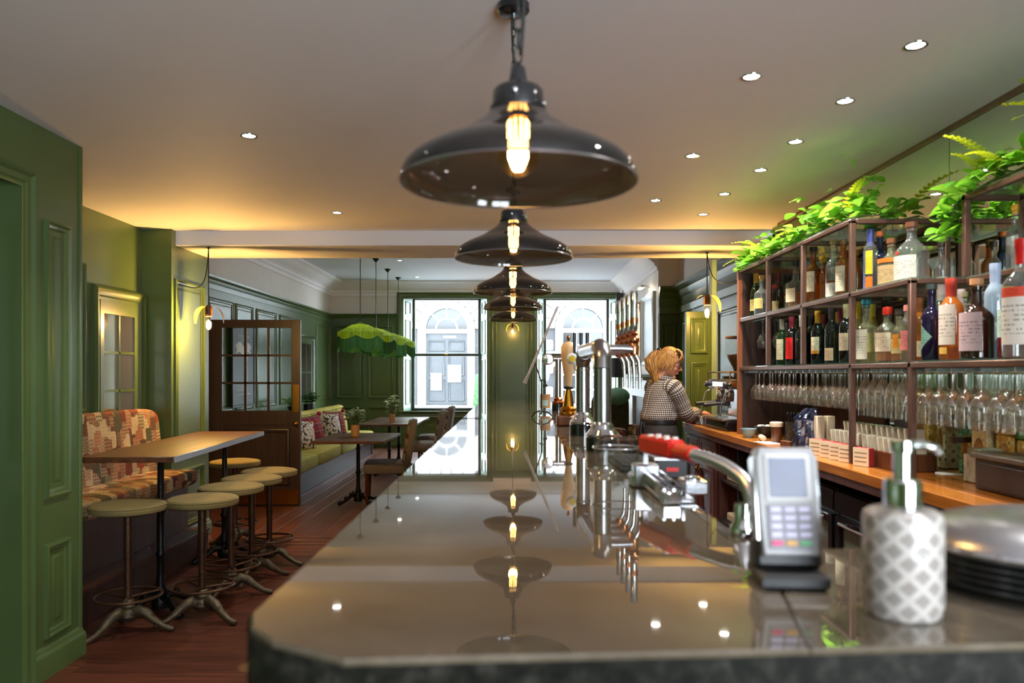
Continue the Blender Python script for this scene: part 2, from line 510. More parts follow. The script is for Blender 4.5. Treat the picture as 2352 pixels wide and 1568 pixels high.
def m_soap():
    m, nt, N, L, b = newmat('diamond_pattern_ceramic')
    s = sep(nt, objcoord(nt))
    ang = N.new('ShaderNodeMath'); ang.operation = 'ARCTAN2'; L.new(s[1], ang.inputs[0]); L.new(s[0], ang.inputs[1])
    u = math_(nt, 'MULTIPLY', ang.outputs[0], 9/PI); w = math_(nt, 'MULTIPLY', s[2], 78.0)
    p = math_(nt, 'ABSOLUTE', math_(nt, 'SUBTRACT', math_(nt, 'FRACT', math_(nt, 'MULTIPLY', math_(nt, 'ADD', u, w), .5)), .5))
    q = math_(nt, 'ABSOLUTE', math_(nt, 'SUBTRACT', math_(nt, 'FRACT', math_(nt, 'MULTIPLY', math_(nt, 'SUBTRACT', u, w), .5)), .5))
    f = math_(nt, 'MAXIMUM', p, q)
    L.new(ramp(nt, f, [(.30,lin((138,130,124))),(.38,lin((178,170,164)))]), b.inputs['Base Color'])
    b.inputs['Roughness'].default_value = .28
    bumpn(nt, b, f, .25, .004)
    return m
SOAP = m_soap()
def m_tin(name, c0, c1, c2):
    m, nt, N, L, b = newmat(name)
    v = objcoord(nt)
    w = voro(nt, v, 26, 'F1', 'MANHATTAN', 0.25)
    f = noise(nt, v, 60, 3)
    col = ramp(nt, math_(nt, 'ADD', math_(nt, 'MULTIPLY', w.outputs['Distance'], .7), math_(nt, 'MULTIPLY', f, .3)), [(.25,lin(c0)),(.42,lin(c1)),(.55,lin(c2)),(.7,lin(c1))])
    L.new(col, b.inputs['Base Color']); b.inputs['Roughness'].default_value = .35; b.inputs['Metallic'].default_value = .25
    return m
TIN_GOLD = m_tin('gold_ornament_tin', (84,56,28), (196,150,62), (232,206,150))
TIN_CREAM = m_tin('cream_ornament_tin', (120,100,70), (216,196,150), (236,224,190))
TIN_GREEN = m_tin('green_ornament_tin', (20,64,44), (40,110,80), (150,170,130))
def m_leaf(name, c1, c2):
    m, nt, N, L, b = newmat(name)
    oi = N.new('ShaderNodeObjectInfo')
    L.new(ramp(nt, oi.outputs['Random'], [(0,lin(c1)),(1,lin(c2))]), b.inputs['Base Color'])
    b.inputs['Roughness'].default_value = .42
    b.inputs['Subsurface Weight'].default_value = 0.0
    tr = N.new('ShaderNodeBsdfTranslucent'); tr.inputs['Color'].default_value = (*mul(lin(c2), 1.1), 1)
    mx = N.new('ShaderNodeMixShader'); mx.inputs[0].default_value = .3
    out = [n for n in N if n.type == 'OUTPUT_MATERIAL'][0]
    L.new(b.outputs[0], mx.inputs[1]); L.new(tr.outputs[0], mx.inputs[2]); L.new(mx.outputs[0], out.inputs['Surface'])
    return m
LEAF = m_leaf('ivy_leaf_green', (72, 142, 26), (150, 204, 60))
FERN = m_leaf('fern_yellow_green', (150, 178, 20), (206, 214, 40))
LEAF_DARK = m_leaf('dark_plant_green', (44, 84, 44), (88, 130, 74))
LEAF_PALE = m_leaf('pale_plant_green', (116, 142, 96), (178, 196, 150))
STEM = mat('plant_stem', (86, 96, 50), .7)
def m_fringe():
    m, nt, N, L, b = newmat('green_fringe_cord')
    v = objcoord(nt, (220, 220, 2))
    f = noise(nt, v, 1.0, 2)
    L.new(ramp(nt, f, [(.35,lin((28,78,36))),(.65,lin((74,136,60)))]), b.inputs['Base Color'])
    b.inputs['Roughness'].default_value = .8; bumpn(nt, b, f, .4, .01)
    return m
FRINGE = m_fringe()
def m_shade():
    m, nt, N, L, b = newmat('pleated_green_shade_cloth')
    v = objcoord(nt, (60, 60, 4))
    f = noise(nt, v, 1.0, 2)
    c = ramp(nt, f, [(.35,lin((90,124,22))),(.65,lin((142,178,42)))])
    L.new(c, b.inputs['Base Color']); b.inputs['Roughness'].default_value = .75
    tr = N.new('ShaderNodeBsdfTranslucent'); L.new(c, tr.inputs['Color'])
    mx = N.new('ShaderNodeMixShader'); mx.inputs[0].default_value = .5
    out = [n for n in N if n.type == 'OUTPUT_MATERIAL'][0]
    L.new(b.outputs[0], mx.inputs[1]); L.new(tr.outputs[0], mx.inputs[2]); L.new(mx.outputs[0], out.inputs['Surface'])
    return m
SHADE = m_shade()
SMOKED = glass('smoked_glass', (.16,.15,.135), .45, (.012,.011,.010), .04, .05, .8)
BULB_GLASS = glass('amber_bulb_glass', (1.0,.86,.6), .0, None, .02, .04, .6)
FILAMENT = emit('glowing_filament', (1.0, .62, .22), 90.0)
BULB_ON = emit('lit_bulb_core', (1.0, .72, .36), 26.0)
DOWN_ON = emit('downlight_lens', (1.0, .93, .84), 30.0)

def extr(mb, prof, o, u, v, w, L):
    o = Vector(o); u = Vector(u); v = Vector(v); w = Vector(w); n = len(prof)
    vs = [tuple(o+u*a+v*b) for a, b in prof] + [tuple(o+u*a+v*b+w*L) for a, b in prof]
    fs = [tuple(reversed(range(n))), tuple(range(n, 2*n))] + [(i,(i+1)%n,n+(i+1)%n,n+i) for i in range(n)]
    return mb._add(vs, fs)
X_, Y_, Z_ = Vector((1,0,0)), Vector((0,1,0)), Vector((0,0,1))
def panel(parent, o, u, n, w, h, m=None, name='panel', field=True):
    """a raised wall panel: moulding frame and a slightly proud field, one piece"""
    mb = MB(); mb.frame(o, u, Z_, n, w, h, PROF)
    if field and w > .16:
        oo = Vector(o) + Vector(u)*.07 + Z_*.07
        mb.frame(oo, u, Z_, n, w-.14, h-.14, [(0,0),(.012,.006),(.013,.006)])
        a = oo + Vector(u)*.012 + Z_*.012 + Vector(n)*.006
        uu = Vector(u)*(w-.164); vv = Z_*(h-.164)
        mb._add([tuple(a), tuple(a+uu), tuple(a+uu+vv), tuple(a+vv)], [(0,1,2,3)])
    return part(name, mb, m or GREEN, parent)
# ================================================================== STRUCTURE
CZ, BCZ = 2.66, 3.32
f = struct('floor', MB().box(-4.2,-2.5,-.12,2.9,FARY+.5,-.004), FLOOR_WOOD)
def board(x0, y0, x1, y1, along):
    mb = MB().box(x0,y0,-.004,x1,y1,rng.uniform(-.0006,.0),.0015)
    part('floorboard', mb, FLOOR_WOOD if along == 'x' else FLOOR_WOOD_Y, f, smooth=False)
FLOOR_WOOD_Y = wood('floorboard_wood_lengthwise', (78, 44, 34), (128, 78, 58), 1, .36, rnd=.5)
y = 3.3
while y < 7.15:
    cuts = [-2.7] + sorted([rng.uniform(-2.3,-.9)]) + [-.27]
    for a, c in zip(cuts, cuts[1:]): board(a+.001, y+.001, c-.001, y+.138, 'x')
    y += .14
x = -2.7
while x < -.35:
    ys = [7.2, rng.uniform(8.5,9.5), rng.uniform(10.3,11.6), rng.uniform(12.5,13.6), 15.7]
    for a, c in zip(ys, ys[1:]): board(x+.001, a+.001, x+.158, c-.001, 'y')
    x += .16
ceil = struct('ceiling', MB().box(-3.3,-2.5,CZ,2.3,6.54,CZ+.1), CEIL)
struct('ceiling', MB().box(-3.9,7.2,BCZ,2.7,FARY+.1,BCZ+.1), CEIL2)
struct('trim_1', MB().box(-3.25,6.53,2.537,2.66,7.24,3.45,.006), CEIL)           # dropped beam between the two rooms
# near left wall with doorway
mb = MB()
mb.box(-2.45,3.62,0,-2.27,4.12,CZ).box(-2.45,2.66,2.36,-2.27,3.62,CZ).box(-2.45,-2.4,0,-2.27,2.66,CZ)
mb.box(-3.2,3.97,0,-2.45,4.12,CZ)
wl = struct('wall_left', mb, GREEN)
panel(wl, (-2.27,3.79,.86), Y_, X_, .215, 1.36)
panel(wl, (-2.27,3.79,.18), Y_, X_, .215, .46)
mb = MB(); mb.frame((-2.27,2.58,-.1), Y_, Z_, X_, 1.115, 2.52, [(0,0),(.0,.02),(.02,.034),(.035,.02),(.06,.018),(.07,.008),(.085,.006)])
struct('trim_2', mb, GREEN)
mb = MB(); mb.box(-2.43,2.66,0,-2.39,3.62,2.36,.003)
DOOR_SHADE = mat('shade_darkened_green_door', (26, 50, 40), .35)  # darkness of the doorway is put into this deeper green
d = struct('door_3', mb, DOOR_SHADE)
panel(d, (-2.39,2.78,.2), Y_, X_, .72, .7, DOOR_SHADE); panel(d, (-2.39,2.78,1.05), Y_, X_, .72, 1.15, DOOR_SHADE)
bprof = [(0,0),(.028,0),(.028,.10),(.022,.118),(.012,.125),(.006,.145),(0,.15)]
mb = MB(); extr(mb, bprof, (-2.27,3.67,0), X_, Z_, Y_, .45); struct('baseboard_left', mb, GREEN)
mb = MB(); mb.box(-2.29,4.095,0,-2.262,4.123,CZ,.004); struct('trim_3', mb, GREEN)
# recess behind the patterned bench
wr = struct('wall_left', MB().box(-3.2,4.12,0,-3.05,6.45,CZ), GREEN)
panel(wr, (-3.05,4.3,1.2), Y_, X_, 1.28, 1.06)
w3 = sthing('window_3', (-3.05,5.66,.9))
part('window_frame', MB().frame((0,0,0), Y_, Z_, X_, .78, 1.22, [(0,0),(0,.03),(.02,.045),(.04,.03),(.07,.028),(.08,.014),(.10,.012),(.10,-.02)]), GREEN, w3)
mb = MB()
mb.box(.004,.10,.1,.02,.68,.15).box(.004,.10,1.02,.02,.68,1.12).box(.004,.10,.15,.02,.15,1.02).box(.004,.62,.15,.02,.68,1.02)
mb.box(.004,.375,.15,.018,.395,1.02).box(.004,.15,.43,.018,.62,.45).box(.004,.15,.72,.018,.62,.74)
part('glazing_bars', mb, GREEN, w3)
PANE_MIR = mat('dark_reflecting_pane', (150,140,126), .06, .85, var=.05)
for yy in (.15,.395):
    for zz, z2 in ((.15,.43),(.45,.72),(.74,1.02)):
        part('pane', MB().box(.001,yy,zz,.006,yy+.225,z2), PANE_MIR, w3)
# pier carrying the beam
wp = struct('wall_left', MB().box(-3.22,6.45,0,-2.81,7.24,2.70).box(-3.9,6.9,0,-3.22,7.24,3.4), GREEN)
panel(wp, (-2.81,6.49,.80), Y_, X_, .62, 1.46); panel(wp, (-2.81,6.49,.16), Y_, X_, .62, .50)
mb = MB(); extr(mb, bprof, (-2.81,6.46,0), X_, Z_, Y_, .78); struct('baseboard_left', mb, GREEN)
# back room left wall
wb = struct('wall_left', MB().box(-3.85,7.24,0,-3.65,FARY+.1,2.64), GREEN)
struct('wall_left', MB().box(-3.85,7.24,2.64,-3.68,FARY+.1,3.4), WHITE_WALL)
railp = [(0,0),(.012,0),(.016,.06),(.03,.075),(.035,.10),(.07,.125),(.075,.15),(0,.15)]
mb = MB(); extr(mb, railp, (-3.65,7.24,2.50), X_, Z_, Y_, 8.56); struct('trim_4', mb, GREEN)
for a, c in ((7.6,9.2),(9.36,10.2),(10.3,10.98),(11.14,12.05),(12.25,13.1),(14.5,15.6)):
    panel(wb, (-3.65,a,.98), Y_, X_, c-a, 1.42)
dd = sthing('door_4', (-3.65,13.3,0))
part('door_frame', MB().frame((0,0,-.1), Y_, Z_, X_, 1.05, 2.25, [(0,0),(0,.03),(.03,.045),(.06,.025),(.10,.02),(.11,0)]), GREEN, dd)
mb = MB(); mb.box(0,.11,0,.012,.94,1.0).box(0,.11,2.0,.012,.94,2.05).box(0,.11,1.0,.012,.22,2.0).box(0,.83,1.0,.012,.94,2.0).box(0,.51,1.0,.012,.54,2.0).box(0,.22,1.48,.012,.83,1.51)
part('door_leaf', mb, GREEN, dd)
for yy in (.22,.54):
    for zz in (1.0,1.51): part('pane', MB().box(.001,yy,zz,.005,yy+.29,zz+.48), PANE_MIR, dd)
# far wall
wf = struct('wall_back', MB().box(-3.9,FARY,0,-2.2,FARY+.45,2.675).box(-.53,FARY,0,.50,FARY+.45,3.12).box(2.11,FARY,0,2.7,FARY+.45,3.12)
            .box(-2.2,FARY,0,-.53,FARY+.45,.72).box(.50,FARY,0,2.11,FARY+.45,.72), GREEN)
struct('wall_back', MB().box(-3.9,FARY+.02,2.675,-2.2,FARY+.45,3.4).box(-2.2,FARY+.02,3.04,2.7,FARY+.45,3.4), WHITE_WALL)
NY = Vector((0,-1,0))
for a, c in ((-3.55,-3.0),(-2.92,-2.42)):
    panel(wf, (a,FARY,.98), X_, NY, c-a, 1.45); panel(wf, (a,FARY,.2), X_, NY, c-a, .6)
panel(wf, (-.36,FARY,.80), X_, NY, .70, 2.1)
mb = MB(); extr(mb, railp, (-3.64,FARY,2.525), NY, Z_, X_, 1.3); struct('trim_4', mb, GREEN)
mb = MB(); extr(mb, bprof, (-3.6,FARY,0), NY, Z_, X_, 1.3); struct('baseboard_back', mb, GREEN)
ARCH = [(0,0),(0,.03),(.025,.045),(.045,.03),(.09,.028),(.10,.014),(.13,.012),(.135,0)]
WHITE_SASH = mat('grey_green_sash_paint', (62, 74, 64), .3, var=.04)
REVEAL = mat('pale_green_reveal_paint', (140, 166, 150), .35, var=.04)
def sash(name, x0, x1):
    w = sthing(name, (x0, FARY, .72))
    W_, H_ = x1-x0, 2.32
    part('architrave', MB().frame((-.135,0,-.14), X_, Z_, NY, W_+.27, H_+.215, ARCH), GREEN, w)
    for sx, xx in ((1,0.0),(-1,W_)):
        mb = MB()
        mb._add([(xx,0,0),(xx+sx*.13,.30,0),(xx+sx*.13,.30,H_),(xx,0,H_)], [(0,1,2,3) if sx > 0 else (3,2,1,0)])
        d_ = Vector((sx*.13,.30,0)); n_ = Vector((sx*.30,-.13,0)).normalized(); L_ = d_.length; d_.normalize()
        for (za, zb) in ((.12,1.05),(1.15,1.85),(1.95,2.22)):
            mb.frame((xx+d_.x*.06, d_.y*.06, za), d_, Z_, n_, L_-.12, zb-za, [(0,0),(.008,.014),(.02,.016),(.03,.006),(.034,-.004)])
        part('shutter', mb, REVEAL, w)
    part('reveal_head', MB().box(0,0,H_,W_,.32,H_+.02), REVEAL, w)
    part('window_sill', MB().box(-.1,-.06,-.03,W_+.1,.34,0,.008), GREEN, w)
    gx0, gx1, zm = .13, W_-.13, 1.13
    mb = MB().frame((gx0,.34,zm-.02), X_, Z_, NY, gx1-gx0, H_-zm+.02, [(0,-.04),(0,.02),(.03,.024),(.055,.012),(.06,-.02)])
    part('upper_sash', mb, WHITE_SASH, w)
    mb = MB().frame((gx0,.30,.0), X_, Z_, NY, gx1-gx0, zm+.03, [(0,-.04),(0,.02),(.03,.024),(.05,.012),(.055,-.02)])
    part('lower_sash', mb, WHITE_SASH, w)
    part('pane', MB().box(gx0+.05,.352,zm+.03,gx1-.05,.356,H_-.05), PANE, w)
    part('pane', MB().box(gx0+.05,.310,.05,gx1-.05,.314,zm-.03), PANE, w)
    mb = MB().box((gx0+gx1)/2-.03,.262,zm+.0,(gx0+gx1)/2+.03,.28,zm+.03,.004)
    part('sash_catch', mb, BRASS, w)
    return w
sash('window_1', -2.2, -.53)
sash('window_2', .50, 2.11)
# chimney breast and right hand walls
wc = struct('wall_right', MB().box(2.2,11.86,0,2.7,FARY+.1,3.4), WHITE_WALL)
wr2 = struct('wall_right', MB().box(2.5,7.2,0,2.7,11.9,2.60).box(2.21,11.82,0,2.7,11.859,2.60), GREEN)
struct('wall_right', MB().box(2.51,7.2,2.60,2.7,11.9,3.4).box(2.205,11.845,2.6,2.7,11.859,3.4), WHITE_WALL)
NX = Vector((-1,0,0))
friz = [(0,0),(.03,.01),(.035,.10),(.02,.12),(.02,.24),(.05,.27),(.06,.33),(.12,.38),(.12,.42),(0,.42)]
mb = MB(); extr(mb, friz, (2.5,7.24,2.36), NX, Z_, Y_, 4.6); struct('trim_5', mb, GREEN)
mb = MB(); extr(mb, friz, (2.2,11.82,2.36), NY, Z_, X_, .32); struct('trim_5', mb, GREEN)
for a, c in ((7.4,8.5),(8.65,9.5),(9.8,11.5)):
    panel(wr2, (2.5,c,.95), NY, NX, c-a, 1.28); panel(wr2, (2.5,c,.2), NY, NX, c-a, .6)
panel(wr2, (2.24,11.82,.95), X_, NY, .22, 1.28)
# mirror wall beside the bar
wm = struct('wall_right', MB().box(2.12,.15,0,2.3,6.4,CZ+.05).box(2.12,-2.5,0,2.3,.15,.6).box(2.12,-2.5,2.5,2.3,.15,CZ+.05).box(2.12,-2.5,.6,2.3,-2.1,2.5).box(2.12,-1.0,.6,2.3,.15,2.5).box(2.12,6.2,0,2.75,7.24,2.6), GREEN)
# rear wall with two windows behind the camera
RW = ((.6,1.95),)
mb = MB(); mb.box(-3.3,-2.5,0,2.3,-2.3,.45).box(-3.3,-2.5,2.5,2.3,-2.3,CZ)
xe = [-3.3]+[q for w_ in RW for q in w_]+[2.3]
for k in range(0, len(xe), 2): mb.box(xe[k],-2.5,.45,xe[k+1],-2.3,2.5)
struct('wall_front', mb, GREEN)
for k, (a, c) in enumerate(RW):
    w = sthing('window_%d' % (4+k), (a,-2.4,.45))
    part('window_frame', MB().frame((0,0,0), X_, Z_, Y_, c-a, 2.05, [(0,-.05),(0,.03),(.05,.03),(.05,-.05)]).box((c-a)/2-.02,-.03,0,(c-a)/2+.02,.02,2.05).box(0,-.03,1.35,c-a,.02,1.39), GREEN, w)
for k, (a, c) in enumerate(((-2.1,-1.0),)):
    w = sthing('window_%d' % (7+k), (2.2,a,.6))
    part('window_frame', MB().frame((0,0,0), Y_, Z_, Vector((-1,0,0)), c-a, 1.9, [(0,-.05),(0,.03),(.05,.03),(.05,-.05)]).box(-.02,0,1.25,.02,c-a,1.29), GREEN, w)
# cornice of the back room
corn = [(0,0),(.02,0),(.03,.05),(.06,.07),(.065,.10),(.12,.15),(.14,.155),(.20,.22),(.22,.23),(.28,.255),(.28,.28),(0,.28)]
mb = MB(); extr(mb, corn, (-3.68,7.24,BCZ-.28), X_, Z_, Y_, 8.6); extr(mb, corn, (-3.68,FARY+.02,BCZ-.28), NY, Z_, X_, 5.9)
extr(mb, corn, (2.2,11.84,BCZ-.28), NX, Z_, Y_, 3.95); struct('trim_6', mb, CEIL)
# light yellow-lit cupboard door standing open at right
dr = sthing('door_2', (1.64,7.42,0))
part('door_leaf', MB().box(0,0,.02,.235,.045,2.06,.004), GREEN, dr)
panel(dr, (.04,0,1.66), X_, NY, .165, .34); panel(dr, (.04,0,1.02), X_, NY, .165, .56); panel(dr, (.04,0,.2), X_, NY, .165, .72)
part('door_post', MB().box(.237,-.03,0,.285,.07,2.55,.004), REVEAL, dr)
# ================================================================== FACADE ACROSS THE STREET
FY = 24.0
struct('street_ground', MB().box(-9,FARY+.5,-.6,9,FY+1,-.35), STREET)
fac = thing('town_house_facade', 'white stone house front with arched openings across the street', 'building', (0,FY,0))
AW = [(-2.04,.66,2.84,.50),(2.16,.64,2.86,.50)]
mb = MB()
xs = [-7,AW[0][0]-AW[0][1],AW[0][0]+AW[0][1],AW[1][0]-AW[1][1],AW[1][0]+AW[1][1],7]
mb.box(xs[0],.08,-.4,xs[1],.4,7); mb.box(xs[2],.08,-.4,xs[3],.4,7); mb.box(xs[4],.08,-.4,xs[5],.4,7)
for (cx, r, zs, zb) in AW: mb.box(cx-r,.08,zs+r,cx+r,.4,7).box(cx-r,.08,-.4,cx+r,.4,zb)
part('backing_wall', mb, JOINT_SHADE, fac)
row = 0; zz = -.35
while zz < 6.2:
    xx = -6.4 - (.45 if row % 2 else 0)
    while xx < 6.4:
        ok = True
        for (cx, r, zs, zb) in AW:
            dx = max(0, abs(xx+.45-cx)-.45)
            if zz < zs and zz+.36 > zb-.15:
                if dx < r+.22: ok = False
            if zz+.36 >= zs-.1 and math.hypot(dx, max(0, zz+.1-zs)) < r+.42: ok = False
        if ok: part('stone_block', MB().box(xx+.02,.0,zz+.022,xx+.88,.085,zz+.338,.03), STONE, fac, smooth=False)
        xx += .9
    zz += .36; row += 1
for wi, (cx, r, zs, zb) in enumerate(AW):
    for k in range(11):                                          # voussoirs
        a0 = PI*k/11 + .012; a1 = PI*(k+1)/11 - .012
        pts = [(r+.24,a0),(r+.75,a0),(r+.75,a1),(r+.24,a1)]
        vs = [(cx+q*math.cos(a), yy, zs+q*math.sin(a)) for yy in (-.02,.085) for q, a in pts]
        part('voussoir', MB()._add(vs, [(0,1,2,3),(7,6,5,4),(0,4,5,1),(1,5,6,2),(2,6,7,3),(3,7,4,0)]), STONE, fac, smooth=False)
    mb = MB()                                                    # white surround
    path = [(cx-r-.1,zb)] + [(cx-(r+.1)*math.cos(PI*t/20), zs+(r+.1)*math.sin(PI*t/20)) for t in range(21)] + [(cx+r+.1,zb)]
    vs = []; fs = []
    for (px_, pz_) in path:
        for sgn in (-1, 1):
            ux, uz = (px_-cx, max(0,pz_-zs)); l = math.hypot(ux, uz); ux, uz = ux/l, uz/l
            vs += [(px_+ux*.11*sgn, .0-.04, pz_+uz*.11*sgn), (px_+ux*.11*sgn, .22, pz_+uz*.11*sgn)]
    for i in range(len(path)-1):
        b0, b1 = i*4, (i+1)*4
        fs += [(b0,b1,b1+2,b0+2),(b0,b0+1,b1+1,b1),(b0+2,b1+2,b1+3,b0+3)]
    mb._add(vs, fs); mb.box(cx-r-.3,-.12,zb-.16,cx+r+.3,.3,zb); part('arch_surround', mb, STONE_TRIM, fac, smooth=False)
    # fanlight
    mb = MB()
    for a in (PI/4, PI/2, 3*PI/4):
        mb.tube([(cx+r*.5*math.cos(a),.16,zs+r*.5*math.sin(a)),(cx+r*math.cos(a),.16,zs+r*math.sin(a))], .022, 6)
    mb.tube([(cx+r*.5*math.cos(PI*t/14),.16,zs+r*.5*math.sin(PI*t/14)) for t in range(15)], .025, 6)
    mb.box(cx-r,.12,zs-.12,cx+r,.2,zs)
    if wi == 1:
        for k in (1,2): mb.box(cx-r+2*r*k/3-.02,.12,zb,cx-r+2*r*k/3+.02,.18,zs-.1)
        zk = zs-.5
        while zk > zb: mb.box(cx-r,.12,zk-.02,cx+r,.18,zk+.02); zk -= .46
    part('glazing_bars', mb, STONE_TRIM, fac, smooth=False)
    part('pane', MB().box(cx-r,.2,zs-.02,cx+r,.24,zs+r), DARKPANE, fac)
    if wi == 1: part('pane', MB().box(cx-r,.2,zb,cx+r,.24,zs-.1), DARKPANE, fac)
DOORP = mat('dark_grey_door_paint', (36, 38, 42), .5, var=.15)
cx, r = AW[0][0], AW[0][1]
mb = MB().box(cx-r,.2,.5,cx+r,.26,2.74)
for a, c in ((-.55,-.05),(.05,.55)):
    for z0, z1 in ((.62,1.3),(1.4,2.1),(2.16,2.5)): mb.frame((cx+a,.2,z0), X_, Z_, NY, c-a, z1-z0, [(0,0),(.02,.03),(.05,.02),(.06,0)])
part('front_door', mb, DOORP, fac)
part('door_notice', MB().box(cx+.02,.17,1.2,cx+.45,.19,1.75).box(cx-.5,.17,.95,cx-.15,.19,1.5), mat('notice_board_grey', (70,72,78), .4), fac)
part('door_sign', MB().box(cx-.1,.17,2.56,cx+.3,.19,2.64), mat('grey_sign', (110,110,112), .5), fac)
c = thing('conifer', 'small dark conifer in a pot outside the left window', 'tree', (-1.02,22.6,-.35))
mb = MB()
for k in range(70):
    t = k/70; z = .5+1.25*t; rr = .17*(1-t)+.02; a = k*2.4
    mb.ball((rr*.7*math.cos(a), rr*.7*math.sin(a), z), .06, .06, .09, 6, 4)
part('foliage', mb, LEAF_DARK, c); part('trunk', MB().cyl((0,0,.3), .02, .3, 8), DARK_WOOD, c)
part('pot', MB().lathe([(.10,0),(.15,.32),(.17,.33),(.17,.36),(.14,.36),(.13,.3)], 16), IRON, c)
# ================================================================== BAR COUNTER
BZ = 1.203
bar = thing('bar_counter', 'long polished dark stone bar counter running to the far windows', 'bar counter', (0,0,0))
main = [(-.315,8.0),(-.292,.875),(-.276,.825),(-.240,.783),(-.158,.733),(.289,.7612),(.375,1.19),(.358,8.0)]
arm = [(.2902,.7613),(2.05,.875),(2.05,1.28),(.3762,1.19)]
part('countertop', MB().prism(main, BZ-.045, BZ, .0025), COUNTER, bar, smooth=False)
part('countertop', MB().prism(arm, BZ-.045, BZ, .0025), COUNTER, bar, 'short stone arm of the counter turning right', smooth=False)
mb = MB()
edge = [(-.318,7.99),(-.295,.874),(-.279,.823),(-.242,.780),(-.158,.730),(2.05,.872)]
vs = [(x,y,BZ-.098) for x,y in edge]+[(x,y,BZ-.006) for x,y in edge]; n = len(edge)
part('counter_edge', mb._add(vs, [(i,i+1,n+i+1,n+i) for i in range(n-1)]), EDGE, bar)
body = [(-.285,7.95),(-.262,.89),(-.21,.82),(-.14,.765),(2.0,.905),(2.0,1.2),(.36,1.19),(.33,7.95)]
part('counter_body', MB().prism(body, 0, BZ-.045), DARK_WOOD, bar, smooth=False)
for k in range(8):
    panel(bar, (-.2635-.0033*(1.1+k*.85),1.75+k*.85-.0,.25), NY, NX, .72, .78, DARK_WOOD)
part('foot_rail', MB().tube([(-.42,1.0,.2),(-.44,7.8,.2)], .022, 10), BRASS, bar)
for yy in (1.4,3.2,5.0,6.8): part('rail_bracket', MB().tube([(-.43,yy,.2),(-.27,yy,.2)], .012, 8), BRASS, bar)

# ------------------------------------------------------------------ smoked glass pendants
def pendant(i, x, y, zr, label):
    t = thing('pendant_lamp', label, 'pendant lamp', (x,y,zr), 0, 'pendant lamps in line over the bar')
    prof = [(.190,0),(.1895,.010),(.184,.024),(.174,.035),(.158,.046),(.138,.056),(.116,.065),(.097,.075),(.084,.084),(.074,.091),(.064,.097),(.054,.106),(.047,.114),(.043,.118)]
    part('shade', MB().lathe(prof, 56, closed_top=False), SMOKED, t)
    part('shade_rim', MB().ring((0,0,.001), .190, .0022, 56, 6), PEWTER, t)
    mb = MB().lathe([(.030,.112),(.046,.116),(.046,.122),(.042,.125),(.041,.148),(.036,.154),(.018,.158),(.014,.172),(.012,.186),(.006,.192)], 28)
    part('lamp_holder', mb, BLACK_GLOSS, t)
    for a in (0.4, 2.5, 4.6):
        part('gallery_screw', MB().ball((.0445*math.cos(a),.0445*math.sin(a),.136), .005, seg=8, rings=5), CHROME, t)
    L = CZ - zr
    mb = MB(); z = .192; k = 0
    while z < L-.03:
        s = .0075
        mb.M = Matrix.Translation((0,0,z+.016)) @ Matrix.Rotation(PI/2*(k%2), 4, 'Z') @ Matrix.Rotation(PI/2, 4, 'X')
        mb.ring((0,0,0), .010, .0022, 10, 5, .62, 1.5); z += .026; k += 1
    part('chain', mb, BLACK, t)
    pts = [(.004+.010*math.sin(q*5.0), .006*math.cos(q*4), .21+(L-.22)*q) for q in [j/16 for j in range(17)]]
    part('cord', MB().tube(pts, .0032, 6), BLACK, t)
    part('ceiling_rose', MB().lathe([(.052,L),(.052,L-.022),(.046,L-.028),(.012,L-.032),(.008,L-.045)], 24), BLACK_GLOSS, t)
    b = part('bulb', MB().lathe([(.014,.110),(.015,.098),(.024,.086),(.030,.070),(.033,.048),(.032,.034),(.024,.020),(.012,.013),(.0,.011)], 22, closed_top=False), BULB_GLASS, t, 'clear glass filament bulb, lit')
    part('bulb_cap', MB().cyl((0,0,.106), .0145, .016, 14), BRASS, t)
    mb = MB()
    for q in range(10):
        a = 2*PI*q/10
        for z0, z1 in ((.074,.088),(.091,.101)): mb.tube([(.0155*math.cos(a),.0155*math.sin(a),z0),(.0155*math.cos(a),.0155*math.sin(a),z1)], .0022, 5)
    part('filament', mb, FILAMENT, b)
    part('filament_core', MB().lathe([(.0,.020),(.008,.022),(.013,.034),(.016,.042),(.016,.070),(.0,.071)], 16, closed_top=False), BULB_ON, b)
    lamp('pendant_bulb', 'POINT', (x,y,zr+.048), PEND_E, COL_AMB, .02)
PL = [(.0085,1.264,1.776),(.002,2.528,1.841),(0.,3.79,1.86),(.001,5.056,1.886),(.002,6.32,1.897)]
PLAB = ['nearest large smoked glass pendant lamp on a chain over the bar end','second smoked glass pendant from the camera, just behind the largest one',
        'middle one of the five smoked glass pendants over the bar','fourth smoked glass pendant from the camera, partly behind the third','farthest smoked glass pendant over the bar, lowest in the row']
for i, (x, y, z) in enumerate(PL): pendant(i, x, y, z, PLAB[i])
